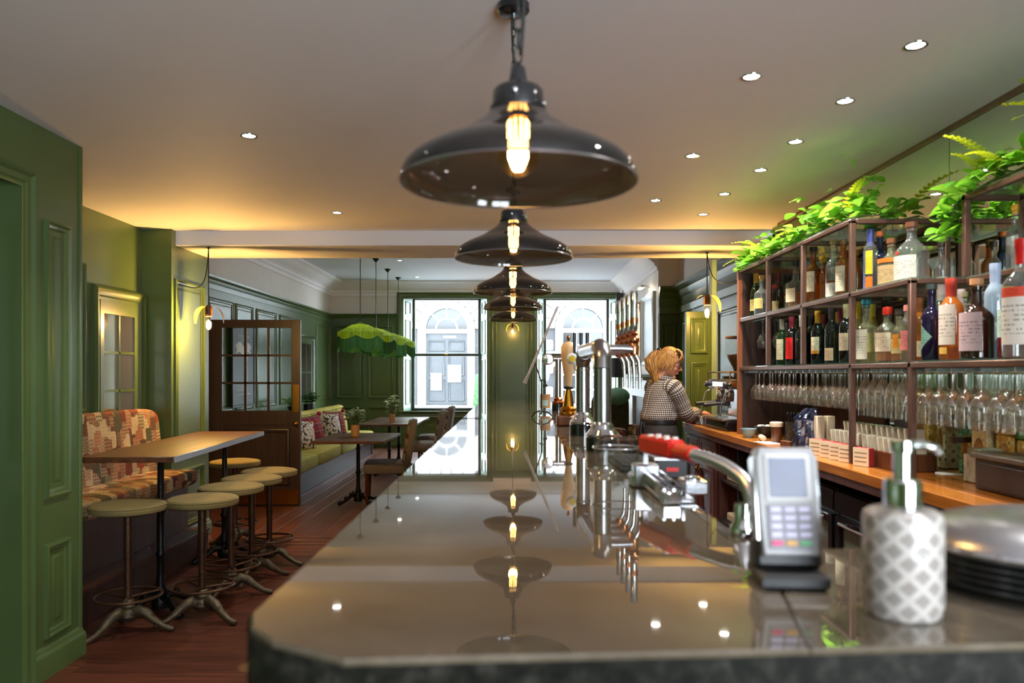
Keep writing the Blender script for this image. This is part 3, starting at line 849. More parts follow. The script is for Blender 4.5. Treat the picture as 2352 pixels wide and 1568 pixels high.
# ------------------------------------------------------------------ downlights
def downlight(x, y, z, label, e=1.0, light=True, col=COL_DOWN):
    t = thing('ceiling_downlight', label, 'downlight', (x,y,z), 0, 'recessed ceiling downlights')
    part('bezel', MB().lathe([(.042,0),(.041,-.004),(.034,-.004),(.030,.0)], 24, closed_top=False), CHROME, t)
    part('lens', MB().lathe([(.0305,-.0015),(.02,-.0030),(.0,-.0032)], 20, closed_top=False), DOWN_ON, t)
    if light: lamp('downlight_or_fill', 'SPOT', (x,y,z-.02), DOWN_E*e, col, .03, (0,0,0), R(115), .8)
DL = [(.956,3.14,'downlight in the inner bar row, nearest the camera'),(.98,4.28,'second downlight from the camera in the inner bar row'),(.98,5.38,'farthest downlight of the inner bar row'),
      (1.46,2.84,'downlight at the top right, nearest of the row by the mirror'),(1.45,3.42,'second downlight from the camera in the row by the mirror'),(1.45,4.02,'third downlight from the camera in the row by the mirror'),
      (1.447,4.58,'fourth downlight from the camera in the row by the mirror'),(1.40,5.19,'fifth downlight from the camera in the row by the mirror'),(1.42,5.85,'last downlight of the row by the mirror, next to the beam'),
      (-1.32,3.92,'single downlight over the stools, left of the largest pendant'),(-1.30,5.79,'downlight left of the pendants just before the beam')]
for x, y, l in DL: downlight(x, y, CZ, l)
downlight(-1.85,12.8,BCZ,'small downlight in the back room ceiling beside the fringed lamps',.8,col=(.95,.98,1.0))
for x in (-1.85, 1.0): lamp('downlight_or_fill', 'SPOT', (x,10.6,BCZ-.02), DOWN_E*.9, (.95,.98,1.0), .03, (0,0,0), R(115), .8)   # unseen spots without fittings, added to brighten the back room
downlight(-1.83,15.0,BCZ,'small downlight in the back room ceiling close to the left window',.8,col=(.95,.98,1.0))
for x, y in ((-1.3,1.6),(1.0,1.3),(-1.2,-.6),(1.0,-.8)):         # the rows go on over the camera
    lamp('downlight_or_fill', 'SPOT', (x,y,CZ-.02), DOWN_E, COL_DOWN, .03, (0,0,0), R(115), .8)
# ------------------------------------------------------------------ lamps with curling petals
PETAL = mat('yellow_enamel_petal', (228, 168, 30), .35, var=.1)
def petal_lamp(loc, ztop, label, watts=1.0, cordend=None):
    t = thing('petal_lamp', label, 'lamp', loc, 0, None)
    L = ztop - loc[2]
    part('cord', MB().tube([(0,0,.07),(0,.0,L*.5),(0,0,L)], .0045, 6), BLACK, t)
    if cordend:
        p0 = Vector((0,0,L-.02)); p3 = Vector(cordend)-Vector(loc)
        pts = []
        for k in range(17):
            s = k/16; q = p0*(1-s)+p3*s; q.z -= .16*math.sin(PI*s)*(1.2-s*.4); q.x += (p3.x-p0.x)*(-.25)*math.sin(PI*s); pts.append(tuple(q))
        part('slack_cord', MB().tube(pts, .004, 6), BLACK, t)
    part('hook', MB().ring((0,0,L-.012), .014, .003, 12, 5), IRON, t)
    part('lamp_holder', MB().lathe([(.006,.10),(.024,.085),(.032,.06),(.034,.02),(.028,.0),(.0,.0)], 18), DARK_WOOD, t)
    for k, a in enumerate((0.15, PI-.15)):
        def pf(u, v, a=a):
            th = u*1.75; rr = .035+.085*math.sin(min(th,PI/2)*1.0); z = .085-.16*(1-math.cos(th))*.75
            w = .034*math.sin(PI*min(1,max(.04,.12+u*.82)))**.7*(v-.5)*2
            th2 = w*9
            return (rr*math.cos(a)-w*math.sin(a), rr*math.sin(a)+w*math.cos(a), z-.012*math.cos(th2*1.4)+.012)
        mb = MB().surf(pf, 12, 6)
        part('petal', mb, PETAL, t)
    b = part('bulb', MB().lathe([(.013,.0),(.016,-.02),(.028,-.05),(.032,-.075),(.026,-.10),(.010,-.115),(.0,-.118)], 18, closed_top=False), BULB_GLASS, t)
    part('filament', MB().ball((0,0,-.065), .017, .017, .034, 12, 8), BULB_ON, b)
    lamp('petal_bulb', 'POINT', (loc[0],loc[1],loc[2]-.062), PETAL_E*watts, COL_PET, .03)
petal_lamp((-2.555,6.58,1.950), 2.537, 'bulb with yellow curling petals hanging under the left end of the beam', .85, cordend=(-2.80,6.56,2.22))
petal_lamp((1.70,6.86,2.07), 2.537, 'bulb with yellow curling petals hanging above the woman at right', .5, cordend=(2.12,6.75,2.33))
petal_lamp((-.006,FARY-.42,2.36), BCZ, 'small lit petal bulb hanging between the two windows', .16)
# ================================================================== BEER FONTS
def font_leg(bm_parent, x, y, r, base_r, h):
    part('font_base', MB().lathe([(base_r,BZ),(base_r,BZ+.045),(base_r*.93,BZ+.05)], 32, (x,y,0)), BLACK_GLOSS, bm_parent)
    part('font_collar', MB().lathe([(base_r*.97,BZ+.05),(base_r*.98,BZ+.058),(base_r*.85,BZ+.068),(r*1.32,BZ+.078),(r*1.28,BZ+.088),(r*1.12,BZ+.094),(r,BZ+.10)], 32, (x,y,0), closed_top=False), CHROME, bm_parent)
    part('font_tube', MB().lathe([(r,BZ+.098),(r,BZ+h)], 32, (x,y,0)), PEWTER, bm_parent)
bt = thing('beer_tower', 'pewter bridge beer tower on two legs with a row of taps', 'beer tap', (0,0,0))
xa, ya, xb, yb = .312, 2.73, .306, 3.42
font_leg(bt, xa, ya, .031, .058, .285); font_leg(bt, xb, yb, .031, .058, .285)
zt = BZ+.285
for (xx, yy, dy) in ((xa,ya,1),(xb,yb,-1)):
    pts = [(xx, yy+dy*.075*(1-math.cos(t)), zt+.075*math.sin(t)) for t in [PI/2*k/8 for k in range(9)]]
    part('elbow', MB().tube(pts, [.034,.031,.031,.034,.031,.031,.034,.031,.033], 24), PEWTER, bt)
part('bridge_pipe', MB().tube([(xa,ya+.07,zt+.075),(xb,yb-.07,zt+.075)], .031, 24), PEWTER, bt)
for k in range(4):
    y = 2.88+k*.13
    part('tap_arm', MB().tube([(xa,y,zt+.075),(.40,y,zt+.075),(.445,y,zt+.072)], [.014,.014,.018], 14), STEEL, bt)
    tp = part('tap_body', MB().lathe([(.010,-.03),(.017,-.024),(.019,.0),(.015,.014),(.020,.022),(.020,.034),(.012,.044),(.016,.052),(.010,.060)], 18, (.445,y,zt+.078)), COPPER, bt)
    part('tap_handle', MB().lathe([(.009,0),(.013,.01),(.0145,.14),(.012,.150),(.0,.152)], 16, (.445,y,zt+.136)), CHROME, tp)
    part('handle_band', MB().lathe([(.0150,.03),(.0152,.05),(.0150,.052)], 16, (.445,y,zt+.136), closed_top=False), COPPER, tp)
    part('tap_spout', MB().tube([(.445,y,zt+.06),(.462,y,zt+.03),(.466,y,zt-.02),(.466,y,zt-.075)], [.010,.009,.007,.006], 12), CHROME, tp)
hp = thing('hand_pump', 'cream ceramic beer pump handle with brass neck on a wooden block', 'beer pump', (.285,4.02,BZ))
part('wooden_block', MB().box(-.062,-.05,0,.05,.05,.055,.008), LEG_WOOD, hp)
part('brass_base', MB().lathe([(.046,.055),(.047,.07),(.036,.078),(.043,.09),(.030,.10),(.026,.125),(.022,.15),(.016,.175),(.014,.19)], 26), BRASS, hp)
part('dark_collar', MB().lathe([(.021,.188),(.023,.192),(.023,.200),(.018,.204)], 20), BLACK, hp)
part('handle', MB().lathe([(.016,.200),(.022,.25),(.033,.31),(.040,.37),(.040,.405),(.028,.425),(.010,.432),(.0,.433)], 24), mat('cream_ceramic', (222,190,150), .3), hp)
part('handle_finial', MB().lathe([(.006,.43),(.006,.445),(.011,.452),(.006,.462),(.0,.464)], 14), COPPER, hp)
for k in range(9):
    a = 2*PI*k/9; part('brass_knuckle', MB().ball((.044*math.cos(a),.044*math.sin(a),.064), .008, seg=8, rings=6), BRASS, hp)
f3 = thing('badge_font', 'short chrome tap with round colourful badges between the pump and tower', 'beer tap', (.325,3.74,BZ))
part('font_base', MB().lathe([(.04,0),(.04,.03),(.03,.04),(.02,.05)], 22), BLACK_GLOSS, f3)
part('font_tube', MB().cyl((0,0,.045), .018, .30, 18), CHROME, f3)
part('cross_pipe', MB().tube([(-.045,0,.335),(.03,0,.335)], .017, 16), CHROME, f3)
for k, (xx, zz_, c) in enumerate(((-.045,.338,(236,206,40)),(-.012,.300,(120,70,150)),(.022,.338,(210,60,60)))):
    mb = MB(); mb.M = Matrix.Translation((xx,-.028,zz_)) @ Matrix.Rotation(PI/2, 4, 'X'); mb.lathe([(.0,0),(.026,.0),(.027,.006),(.022,.011),(.0,.012)], 24, closed_top=False)
    b = part('lens_badge', mb, mat('badge_rim_white', (235,235,240), .2), f3)
    mb = MB(); mb.M = Matrix.Translation((xx,-.0402,zz_)) @ Matrix.Rotation(PI/2, 4, 'X'); mb.lathe([(.0,0),(.016,.0),(.016,.0015),(.0,.0015)], 20, closed_top=False)
    part('badge_disc', mb, mat('badge_colour', c, .25), b)
for k in range(3): part('tap_handle', MB().cyl((-.03+.03*k,.0,.352), .007, .11, 10, .009), BLACK_GLOSS, f3)
f4 = thing('slim_font', 'slim chrome font with one round lens, farthest beer tap on the bar', 'beer tap', (.325,5.62,BZ))
part('font_base', MB().lathe([(.045,0),(.045,.05),(.04,.055)], 22), BLACK_GLOSS, f4)
part('font_collar', MB().lathe([(.044,.055),(.045,.064),(.03,.078),(.036,.086),(.024,.10)], 22), COPPER, f4)
part('font_tube', MB().cyl((0,0,.09), .022, .28, 18), PEWTER, f4)
part('cross_pipe', MB().tube([(-.07,0,.375),(.06,0,.375)], .021, 16), CHROME, f4)
mb = MB(); mb.M = Matrix.Translation((-.075,-.02,.37)) @ Matrix.Rotation(PI/2, 4, 'X'); mb.lathe([(.0,0),(.04,.0),(.042,.008),(.034,.016),(.0,.018)], 24, closed_top=False)
part('lens_badge', mb, CHROME, f4)
part('tap_spout', MB().tube([(.06,0,.37),(.085,0,.35),(.085,0,.26)], .010, 10), CHROME, f4)
# pump bottle, menu stand
pb = thing('pump_bottle', 'clear pump bottle with brown label on the far part of the bar', 'bottle', (.225,5.45,BZ))
part('bottle_body', MB().lathe([(.034,0),(.036,.004),(.036,.13),(.03,.15),(.014,.162),(.013,.175)], 22), GLASS, pb)
part('label', MB().lathe([(.0366,.03),(.0366,.125)], 20, closed_top=False), mat('kraft_label', (170,130,92), .8), pb)
part('label_print', MB().lathe([(.0370,.045),(.0370,.085)], 8, closed_top=False, a0=-2.2, a1=-1.1), mat('pale_blue_print', (170,205,205), .7), pb)
part('pump_head', MB().cyl((0,0,.175), .015, .018, 14).cyl((0,0,.193), .006, .03, 10).tube([(0,0,.222),(-.03,0,.224),(-.036,0,.214)], .005, 8), BLACK, pb)
ms = thing('menu_stand', 'slim menu board seen edge-on, leaning on a small tripod stand', 'menu stand', (.172,4.75,BZ))
a0 = P(1205,880,4.75)-Vector((.172,4.75,BZ)); a1 = P(1258,757,4.75)-Vector((.172,4.75,BZ))
mb = MB(); d = (a1-a0); L = d.length; d.normalize(); s = Vector((0,1,0)); nn = d.cross(s)
vs = []
for (t, w, th) in ((0,.06,.011),(.06,.07,.006),(.5,.10,.006),(L*.96,.10,.005),(L,.09,.003)):
    for sy in (-1,1):
        for sn in (-1,1): vs.append(tuple(a0+d*t+s*(w*sy)+nn*(th*sn)))
fs = []
for k in range(4):
    b = k*4; fs += [(b,b+4,b+5,b+1),(b+1,b+5,b+7,b+3),(b+3,b+7,b+6,b+2),(b+2,b+6,b+4,b)]
fs += [(0,1,3,2),(16,18,19,17)]
part('menu_board', mb._add(vs, fs), mat('pale_menu_board', (186,174,164), .4), ms, smooth=False)
part('stand_pole', MB().tube([(0,0,.02),(0,0,.22),(a0+d*L*.42)], .004, 8), IRON, ms)
for a in (.3, 2.4, 4.5):
    part('stand_foot', MB().tube([(0,0,.045),(.05*math.cos(a),.05*math.sin(a),.03),(.075*math.cos(a),.075*math.sin(a),.004)], .0045, 6), IRON, ms)
# ------------------------------------------------------------------ service clutter on the bar's right edge
rm = thing('bar_mat', 'black ribbed rubber bar mat beside the beer tower', 'bar mat', (.345,2.28,BZ))
part('mat_base', MB().box(-.05,-.16,0,.06,.16,.012,.003), RUBBER, rm)
mb = MB()
for k in range(14): mb.box(-.046,-.152+k*.0225,.012,.056,-.142+k*.0225,.019)
part('mat_ribs', mb, RUBBER, rm, smooth=False)
ib = thing('clear_ice_bucket', 'faceted clear plastic bucket in front of the nearest beer tower leg', 'bucket', (.272,2.04,BZ))
part('bucket_wall', MB().lathe([(.040,0),(.044,.004),(.062,.07),(.064,.075),(.060,.075)], 8, closed_top=False), GLASS, ib, smooth=False)
part('bucket_rim', MB().ring((0,0,.075), .063, .0025, 24, 6), CHROME, ib)
part('lid', MB().lathe([(.062,.078),(.05,.096),(.012,.106),(.0,.107)], 8, closed_top=False), GLASS, ib, smooth=False)
sr = thing('speed_rail', 'bright steel bottle rail and glass rinser clamped to the service edge', 'rail', (.355,1.78,BZ))
part('tray', MB().box(-.05,-.17,0,.02,.24,.010,.003), STEEL, sr)
for k in range(3): part('rail_bar', MB().box(-.048+.02*k,-.17,.010,-.040+.02*k,.24,.036,.002), CHROME, sr)
part('front_block', MB().box(-.052,-.19,.0,-.012,-.150,.028,.004), CHROME, sr)
part('side_block', MB().box(-.075,.06,.0,-.052,.13,.030,.004), CHROME, sr)
part('rinser_ring', MB().box(.022,-.06,.0,.075,.02,.030,.004), STEEL, sr)
part('rinser_cup', MB().lathe([(.018,.031),(.018,.036),(.013,.036),(.013,.0315)], 18, (.048,-.02,0), closed_top=False), CHROME, sr)
bx = thing('napkin_caddy', 'black plastic caddy with a red mark beside the soda gun', 'caddy', (.40,2.06,BZ))
part('caddy_body', MB().box(-.04,-.08,0,.045,.08,.052,.006), BLACK, bx)
part('caddy_rim', MB().frame((-.042,-.082,.052), X_, Y_, Z_, .089, .164, [(0,-.004),(0,.003),(.006,.003),(.008,-.002)]), STEEL, bx)
part('red_mark', MB().box(-.012,-.0815,.020,.018,-.0798,.030), RED, bx)
# ------------------------------------------------------------------ soda gun
sg = thing('soda_gun', 'red soda gun on a coiled steel hose beside the bar edge', 'soda gun', (0,0,0))
W3 = [P(1708,1240,1.30),P(1722,1200,1.31),P(1727,1150,1.34),P(1712,1108,1.40),P(1675,1076,1.48),P(1632,1056,1.56),P(1590,1043,1.63)]
def catmull(pts, n=8):
    out = []
    q = [pts[0]]+list(pts)+[pts[-1]]
    for i in range(1, len(q)-2):
        for k in range(n):
            t = k/n; a,b,c,d = q[i-1],q[i],q[i+1],q[i+2]
            out.append(.5*((2*b)+(c-a)*t+(2*a-5*b+4*c-d)*t*t+(3*b-a-3*c+d)*t**3))
    out.append(pts[-1]); return out
hose = catmull(W3, 30)
part('steel_hose', MB().tube(hose, [.0125+.0014*(k%2) for k in range(len(hose))], 14), STEEL, sg)
g0, g1 = W3[-1], P(1482,1020,1.86)
d = (g1-g0)
part('red_sleeve', MB().tube([g0-d*.04, g0+d*.30], [.0175,.0185], 16), RED, sg)
mb = MB(); q = d.to_track_quat('Y', 'Z').to_matrix().to_4x4(); mb.M = Matrix.Translation(g0) @ q
L = d.length; mb.box(-.020,L*.28,-.018,.020,L,.024,.007)
gh = part('gun_head', mb, RED, sg)
mb = MB(); mb.M = Matrix.Translation(g0) @ q
for i in range(3):
    for j in range(2): mb.cyl((-.010+.020*j, L*(.42+.18*i), .022), .007, .006, 10)
part('button', mb, WHITE, gh)
part('hose_socket', MB().lathe([(.022,-.004),(.024,.0),(.022,.012),(.016,.022),(.015,.05)], 18, (W3[0].x,W3[0].y,BZ+.002)), CHROME, sg)
mb = MB(); mb.M = Matrix.Translation(g0) @ q; mb.tube([(0,L*.98,-.004),(0,L*1.08,-.02)], .010, 10); part('nozzle', mb, BLACK, gh)
part('gun_holster', MB().box(g1.x-.03,g1.y-.03,BZ,g1.x+.03,g1.y+.02,BZ+.055,.004).box(g1.x-.005,g1.y-.01,BZ+.05,g1.x+.005,g1.y,g1.z-.012), STEEL, sg)
# ------------------------------------------------------------------ card machine, soap, plates
cmn = thing('card_machine', 'grey card payment terminal in a black cradle on the bar', 'card machine', (.350,1.0,BZ), R(-4))
cmn.scale = (.95,.95,.96)
part('cradle_foot', MB().prism([(-.043,-.045),(.043,-.045),(.041,.055),(-.041,.055)], 0, .022, .006), BLACK, cmn)
mb = MB(); mb.M = Matrix.Rotation(R(-14), 4, 'X'); mb.box(-.044,-.020,.018,.044,.022,.060,.006); part('cradle_cup', mb, BLACK, cmn)
T = Matrix.Translation((0,-.004,.036)) @ Matrix.Rotation(R(-14), 4, 'X')
GREYP = mat('silver_grey_plastic', (150,146,146), .32, var=.03)
mb = MB(); mb.M = T
def bodyf(poly): 
    return poly
prof = [(-.036,0),(.036,0),(.040,.05),(.041,.128),(.036,.143),(-.036,.143),(-.041,.128),(-.040,.05)]
vs = [(x,-.016,z) for x,z in prof]+[(x*.94,-.021,.003+z*.965) for x,z in prof]+[(x,.014,z) for x,z in prof]
n = 8
mb._add(vs, [tuple(range(n,2*n)), tuple(reversed(range(2*n,3*n)))]+[(i,(i+1)%n,n+(i+1)%n,n+i) for i in range(n)]+[(2*n+i,2*n+(i+1)%n,(i+1)%n,i) for i in range(n)])
tb = part('terminal_body', mb, GREYP, cmn, smooth=False)
def tbox(name, m, par, *a, b=0.0):
    mb = MB(); mb.M = T; mb.box(*a, b); return part(name, mb, m, par)
scr = tbox('screen', mat('grey_blue_screen', (106,108,128), .3), tb, -.025,-.0245,.076,.025,-.0205,.128, b=.001)
tbox('screen_bezel', mat('pale_bezel', (196,190,188), .35), tb, -.030,-.0235,.070,.030,-.0195,.134, b=.002)
KEYW = mat('pale_lilac_key', (206,198,224), .4); KR = mat('pink_red_key', (226,60,120), .4); KY = mat('amber_key', (222,160,60), .4); KG = mat('green_key', (90,170,110), .4)
tbox('keypad_base', mat('grey_keypad', (128,124,128), .4), tb, -.030,-.0232,.008,.030,-.0200,.066, b=.001)
for r_ in range(5):
    for c_ in range(3):
        m = KEYW if r_ < 4 else (KR, KY, KG)[c_]
        tbox('key', m, tb, -.0265+.0185*c_, -.0265, .0565-.0108*r_, -.0265+.0185*c_+.0150, -.0228, .0565-.0108*r_+.0062, b=.0012)
tbox('status_light', mat('green_status_light', (60,230,60), .3), tb, -.0365,-.0205,.108,-.0345,-.0185,.112)
tbox('side_trim', CHROME, tb, .0395,-.016,.02,.0425,.012,.132, b=.001); tbox('side_trim', CHROME, tb, -.0425,-.016,.02,-.0395,.012,.132, b=.001)
sd = thing('soap_dispenser', 'white ceramic soap dispenser with grey diamond pattern and chrome pump', 'dispenser', (.4325,.870,BZ), R(12))
part('ceramic_body', MB().lathe([(.036,0),(.039,.003),(.0395,.010),(.0415,.013),(.0415,.107),(.040,.113),(.034,.117),(.02,.118)], 40), SOAP, sd)
part('collar', MB().lathe([(.0195,.117),(.0200,.120),(.0200,.146),(.0185,.150),(.008,.151)], 28), CHROME, sd)
ph = part('pump_stem', MB().cyl((0,0,.150), .0095, .034, 16), CHROME, sd)
part('spout', MB().lathe([(.0125,.180),(.0130,.184),(.0125,.192),(.0,.193)], 18).tube([(0,0,.187),(.022,-.002,.188),(.040,-.004,.184),(.044,-.004,.178)], [.006,.0055,.0045,.004], 10), CHROME, ph)
PLATE = mat('black_stoneware_plate', (26,26,28), .25, var=.2, coat=.3)
for k in range(5):
    mb = MB().lathe([(.0,0),(.085,0),(.092,.003),(.142,.010),(.150,.014),(.149,.017),(.140,.013),(.090,.006),(.0,.005)], 40, closed_top=False)
    s = solo('dinner_plate', mb, PLATE, 'black round plate, %s of the stack under the steel bowl' % ('bottom one','second from the bottom','middle one','second from the top','topmost one')[k], 'plate', 'black plates stacked at the bar end', (.672+rng.uniform(-.002,.002),.985,BZ+.001+k*.0085))
s = thing('mixing_bowl', 'shiny steel bowl upside down on the stack of black plates', 'bowl', (.672,.985,BZ+.0535))
part('bowl_shell', MB().lathe([(.148,0),(.147,.003),(.140,.014),(.120,.027),(.085,.036),(.045,.040),(.0,.041)], 44, closed_top=False), STEEL, s)
part('bowl_rim', MB().ring((0,0,.002), .147, .004, 44, 6), CHROME, s)
# ================================================================== PATTERNED BENCH
def cushion_box(mb, x0, y0, z0, x1, y1, z1, r=.05, puff=.02, nu=14, nv=10):
    """soft box: superellipsoid-like rounded slab with a crowned top"""
    cx, cy, cz = (x0+x1)/2, (y0+y1)/2, (z0+z1)/2; hx, hy, hz = (x1-x0)/2, (y1-y0)/2, (z1-z0)/2
    def se(c, p): return math.copysign(abs(c)**p, c)
    def fn(u, v):
        a = 2*PI*u; b = -PI/2+PI*v
        e1, e2 = .28, .18
        x = se(math.cos(b), e1)*se(math.cos(a), e2); y = se(math.cos(b), e1)*se(math.sin(a), e2); z = se(math.sin(b), e1)
        k = puff*max(0, 1-x*x)*max(0, 1-y*y)
        return (cx+hx*x, cy+hy*y, cz+hz*z+(k if z > 0 else 0))
    mb.surf(fn, nu*4, nv*2, cu=True)
    return mb
pbn = thing('patterned_bench', 'high bench in red and cream patchwork fabric on a dark step', 'bench', (-3.005,4.14,0))
part('seat_cushion', cushion_box(MB(), .02,.0,.575,.46,2.28,.70, puff=.012), PATCH, pbn)
mb = MB(); mb.M = Matrix.Translation((.02,0,.66)) @ Matrix.Rotation(R(-6), 4, 'Y'); cushion_box(mb, .03,.0,.0,.15,2.27,.53, puff=.0)
part('backrest', mb, PATCH, pbn)
part('base', MB().box(-.04,.0,.21,.34,2.29,.575,.004), DARK_WOOD, pbn)
part('step', MB().box(-.04,.0,.0,.505,2.29,.19,.003), DARK_WOOD, pbn)
part('step_tread', MB().box(-.04,.0,.19,.52,2.29,.212,.005), CAB_WOOD, pbn)
# ================================================================== HIGH TABLE
tt = thing('high_table', 'long narrow high wooden table with steel edge beside the patterned bench', 'table', (-2.262,5.46,0), R(3.5))
part('table_top', MB().box(-.262,-1.0,.962,.262,1.0,.996,.003), TABLE_WOOD, tt)
part('steel_edge', MB().box(.262,-1.001,.960,.268,1.001,.995,.001), STEEL, tt)
def table_post(par, x, y, h):
    pr = [(.028,0.1),(.034,.14),(.026,.17),(.022,.22),(.022,.33),(.030,.345),(.030,.36),(.022,.375),(.021,.60),(.027,.615),(.027,.63),(.020,.645),(.020,h-.04),(.03,h-.025),(.06,h-.02),(.06,h)]
    part('post', MB().lathe(pr, 16, (x,y,0)), IRON, par)
    mb = MB()
    mb.lathe([(.05,.02),(.055,.05),(.045,.09),(.036,.12),(.04,.14),(.03,.15)], 16, (x,y,0))
    part('base_hub', mb, IRON, par)
    for k in range(4):
        a = PI/4+PI/2*k
        pts = [(x+q*math.cos(a), y+q*math.sin(a), z) for q, z in ((.03,.09),(.09,.095),(.15,.055),(.20,.03),(.245,.028))]
        ml = MB().tube(pts, [.026,.024,.018,.018,.024], 8)
        ml.ball((x+.245*math.cos(a), y+.245*math.sin(a), .022), .028, .028, .022, 8, 6)
        ml.ball((x+.10*math.cos(a), y+.10*math.sin(a), .11), .018, .018, .018, 8, 5)
        part('foot', ml, IRON, par)
table_post(tt, .04, -.60, .962); table_post(tt, .02, .76, .962)
# ================================================================== STOOLS
def make_stool():
    t = thing('bar_stool', 'x', 'stool')
    part('seat_cushion', MB().lathe([(.0,.684),(.192,.684),(.204,.690),(.208,.705),(.206,.718),(.196,.730),(.15,.739),(.08,.743),(.0,.744)], 40, closed_top=False), STOOL_FAB, t)
    part('seat_piping', MB().ring((0,0,.721), .204, .0045, 40, 6), STOOL_FAB, t)
    part('seat_pan', MB().lathe([(.0,.668),(.06,.668),(.17,.678),(.186,.684)], 32, closed_top=False), BLACK, t)
    part('pole', MB().lathe([(.021,.14),(.021,.38),(.024,.40),(.024,.672)], 16), IRON_BROWN, t)
    part('foot_ring', MB().ring((0,0,.205), .178, .0085, 40, 8), IRON_BROWN, t)
    for k in range(3):
        a = .5+2*PI*k/3
        part('ring_spoke', MB().tube([(.018*math.cos(a),.018*math.sin(a),.195),(.175*math.cos(a),.175*math.sin(a),.203)], .0075, 8), IRON_BROWN, t)
    part('base_hub', MB().lathe([(.034,.06),(.056,.09),(.052,.115),(.034,.13),(.038,.145),(.030,.16),(.034,.175),(.026,.185)], 18), IRON_OLD, t)
    for k in range(3):
        a = PI/2+.25+2*PI*k/3
        pts = [(q*math.cos(a), q*math.sin(a), z) for q, z in ((.025,.095),(.06,.118),(.10,.105),(.15,.062),(.20,.028),(.245,.014),(.262,.012))]
        ml = MB().tube(pts, [.032,.034,.030,.022,.017,.018,.014], 10)
        part('leg', ml, IRON_OLD, t)
    return t
sl = ['olive round bar stool at the near end of the high table','front bar stool of the row on the open side of the high table','second bar stool from the front in the row beside the high table',
      'third bar stool from the front in the row beside the high table','last bar stool in the row beside the high table, in front of the open door','bar stool at the far end of the high table, mostly hidden by its post']
sp = [(-2.195,4.47,.3),(-1.855,4.68,-.15),(-1.862,5.18,.5),(-1.865,5.60,.8),(-1.87,6.02,.2),(-2.36,6.66,1.0)]
st0 = make_stool()
for i, (x, y, a) in enumerate(sp):
    s = st0 if i == 0 else dup(st0)
    s.location = (x, y, .0015); s.rotation_euler = (0,0,a); s['label'] = sl[i]; s['group'] = 'bar stools around the high table'
# ================================================================== OPEN GLAZED DOOR
dg = sthing('door_1', (-3.42,8.70,0.02))
DW, DH, ST = 1.06, 2.05, .195
cols = [ST, ST+.255, ST+.51, DW-.10]
part('door_frame', MB().box(0,0,0,ST-.005,.045,DH,.003).box(DW-.10,0,0,DW,.045,DH,.003).box(ST-.005,0,DH-.09,DW-.10,.045,DH,.002).box(ST-.005,0,.88,DW-.10,.045,1.04,.002).box(ST-.005,0,0,DW-.10,.045,.2,.002).box(ST-.005,.01,.2,DW-.10,.03,.88), DOOR_WOOD, dg)
mb = MB(); mb.frame((ST+.02,0,.22), X_, Z_, NY, DW-.10-ST-.04, .62, PROF); part('panel', mb, DOOR_WOOD, dg)
mb = MB()
gw = (DW-.10-ST+.005)/3
for k in (1,2): mb.box(ST-.005+gw*k-.014,.008,1.04,ST-.005+gw*k+.014,.037,DH-.09)
gh_ = (DH-.09-1.04)/3
for k in (1,2): mb.box(ST-.005,.008,1.04+gh_*k-.012,DW-.10,.037,1.04+gh_*k+.012)
part('glazing_bars', mb, DOOR_WOOD, dg)
for i in range(3):
    for j in range(3):
        part('pane', MB().box(ST-.005+gw*i,.020,1.04+gh_*j,ST-.005+gw*(i+1),.024,1.04+gh_*(j+1)), PANE, dg)
part('kick_plate', MB().box(.02,-.004,.0,DW-.02,.0,.165,.001), BRASS, dg)
part('push_plate', MB().box(DW-.082,-.004,1.02,DW-.012,.0,1.33,.001), BRASS, dg)
mb = MB(); mb.M = Matrix.Translation((DW-.045,0,.90)) @ Matrix.Rotation(PI/2, 4, 'X'); mb.lathe([(.020,0),(.020,.006),(.008,.012),(.008,.03),(.022,.04),(.022,.05),(.012,.06),(.0,.062)], 16)
part('door_knob', mb, BRASS, dg)
part('gap_shade_strip', MB().box(.01,.005,-.018,DW-.01,.04,0), BLACK, dg)  # black strip stands in for the shade under the door
# poster seen through the door
ps = thing('framed_poster', 'black framed poster with a white banner seen through the open door panes', 'poster', (-3.60,10.02,1.03))
part('poster_frame', MB().frame((0,0,0), Y_, Z_, X_, .86, 1.12, [(0,0),(0,.02),(.03,.022),(.035,.012)]), BLACK, ps)
part('poster_sheet', MB().box(.002,.03,.03,.012,.83,1.09), mat('charcoal_poster', (64,60,60), .5, var=.2), ps)
ban = [(.12,.80),(.20,.85),(.30,.86),(.42,.80),(.54,.86),(.64,.85),(.72,.80),(.67,.76),(.70,.70),(.58,.73),(.42,.68),(.26,.73),(.14,.70),(.17,.76)]
vs = [(.0135,a,b) for a, b in ban]
part('white_banner', MB()._add(vs, [tuple(range(len(ban)))]), PAPER, ps, smooth=False)
mb = MB()
for k in range(3): mb.box(.012,.15,.16+.05*k,.0135,.70-.1*k,.175+.05*k)
mb.box(.012,.2,.93,.0135,.66,.945).box(.012,.405,.87,.0135,.43,1.04)
part('poster_print', mb, mat('pale_print', (150,146,140), .6), ps, smooth=False)
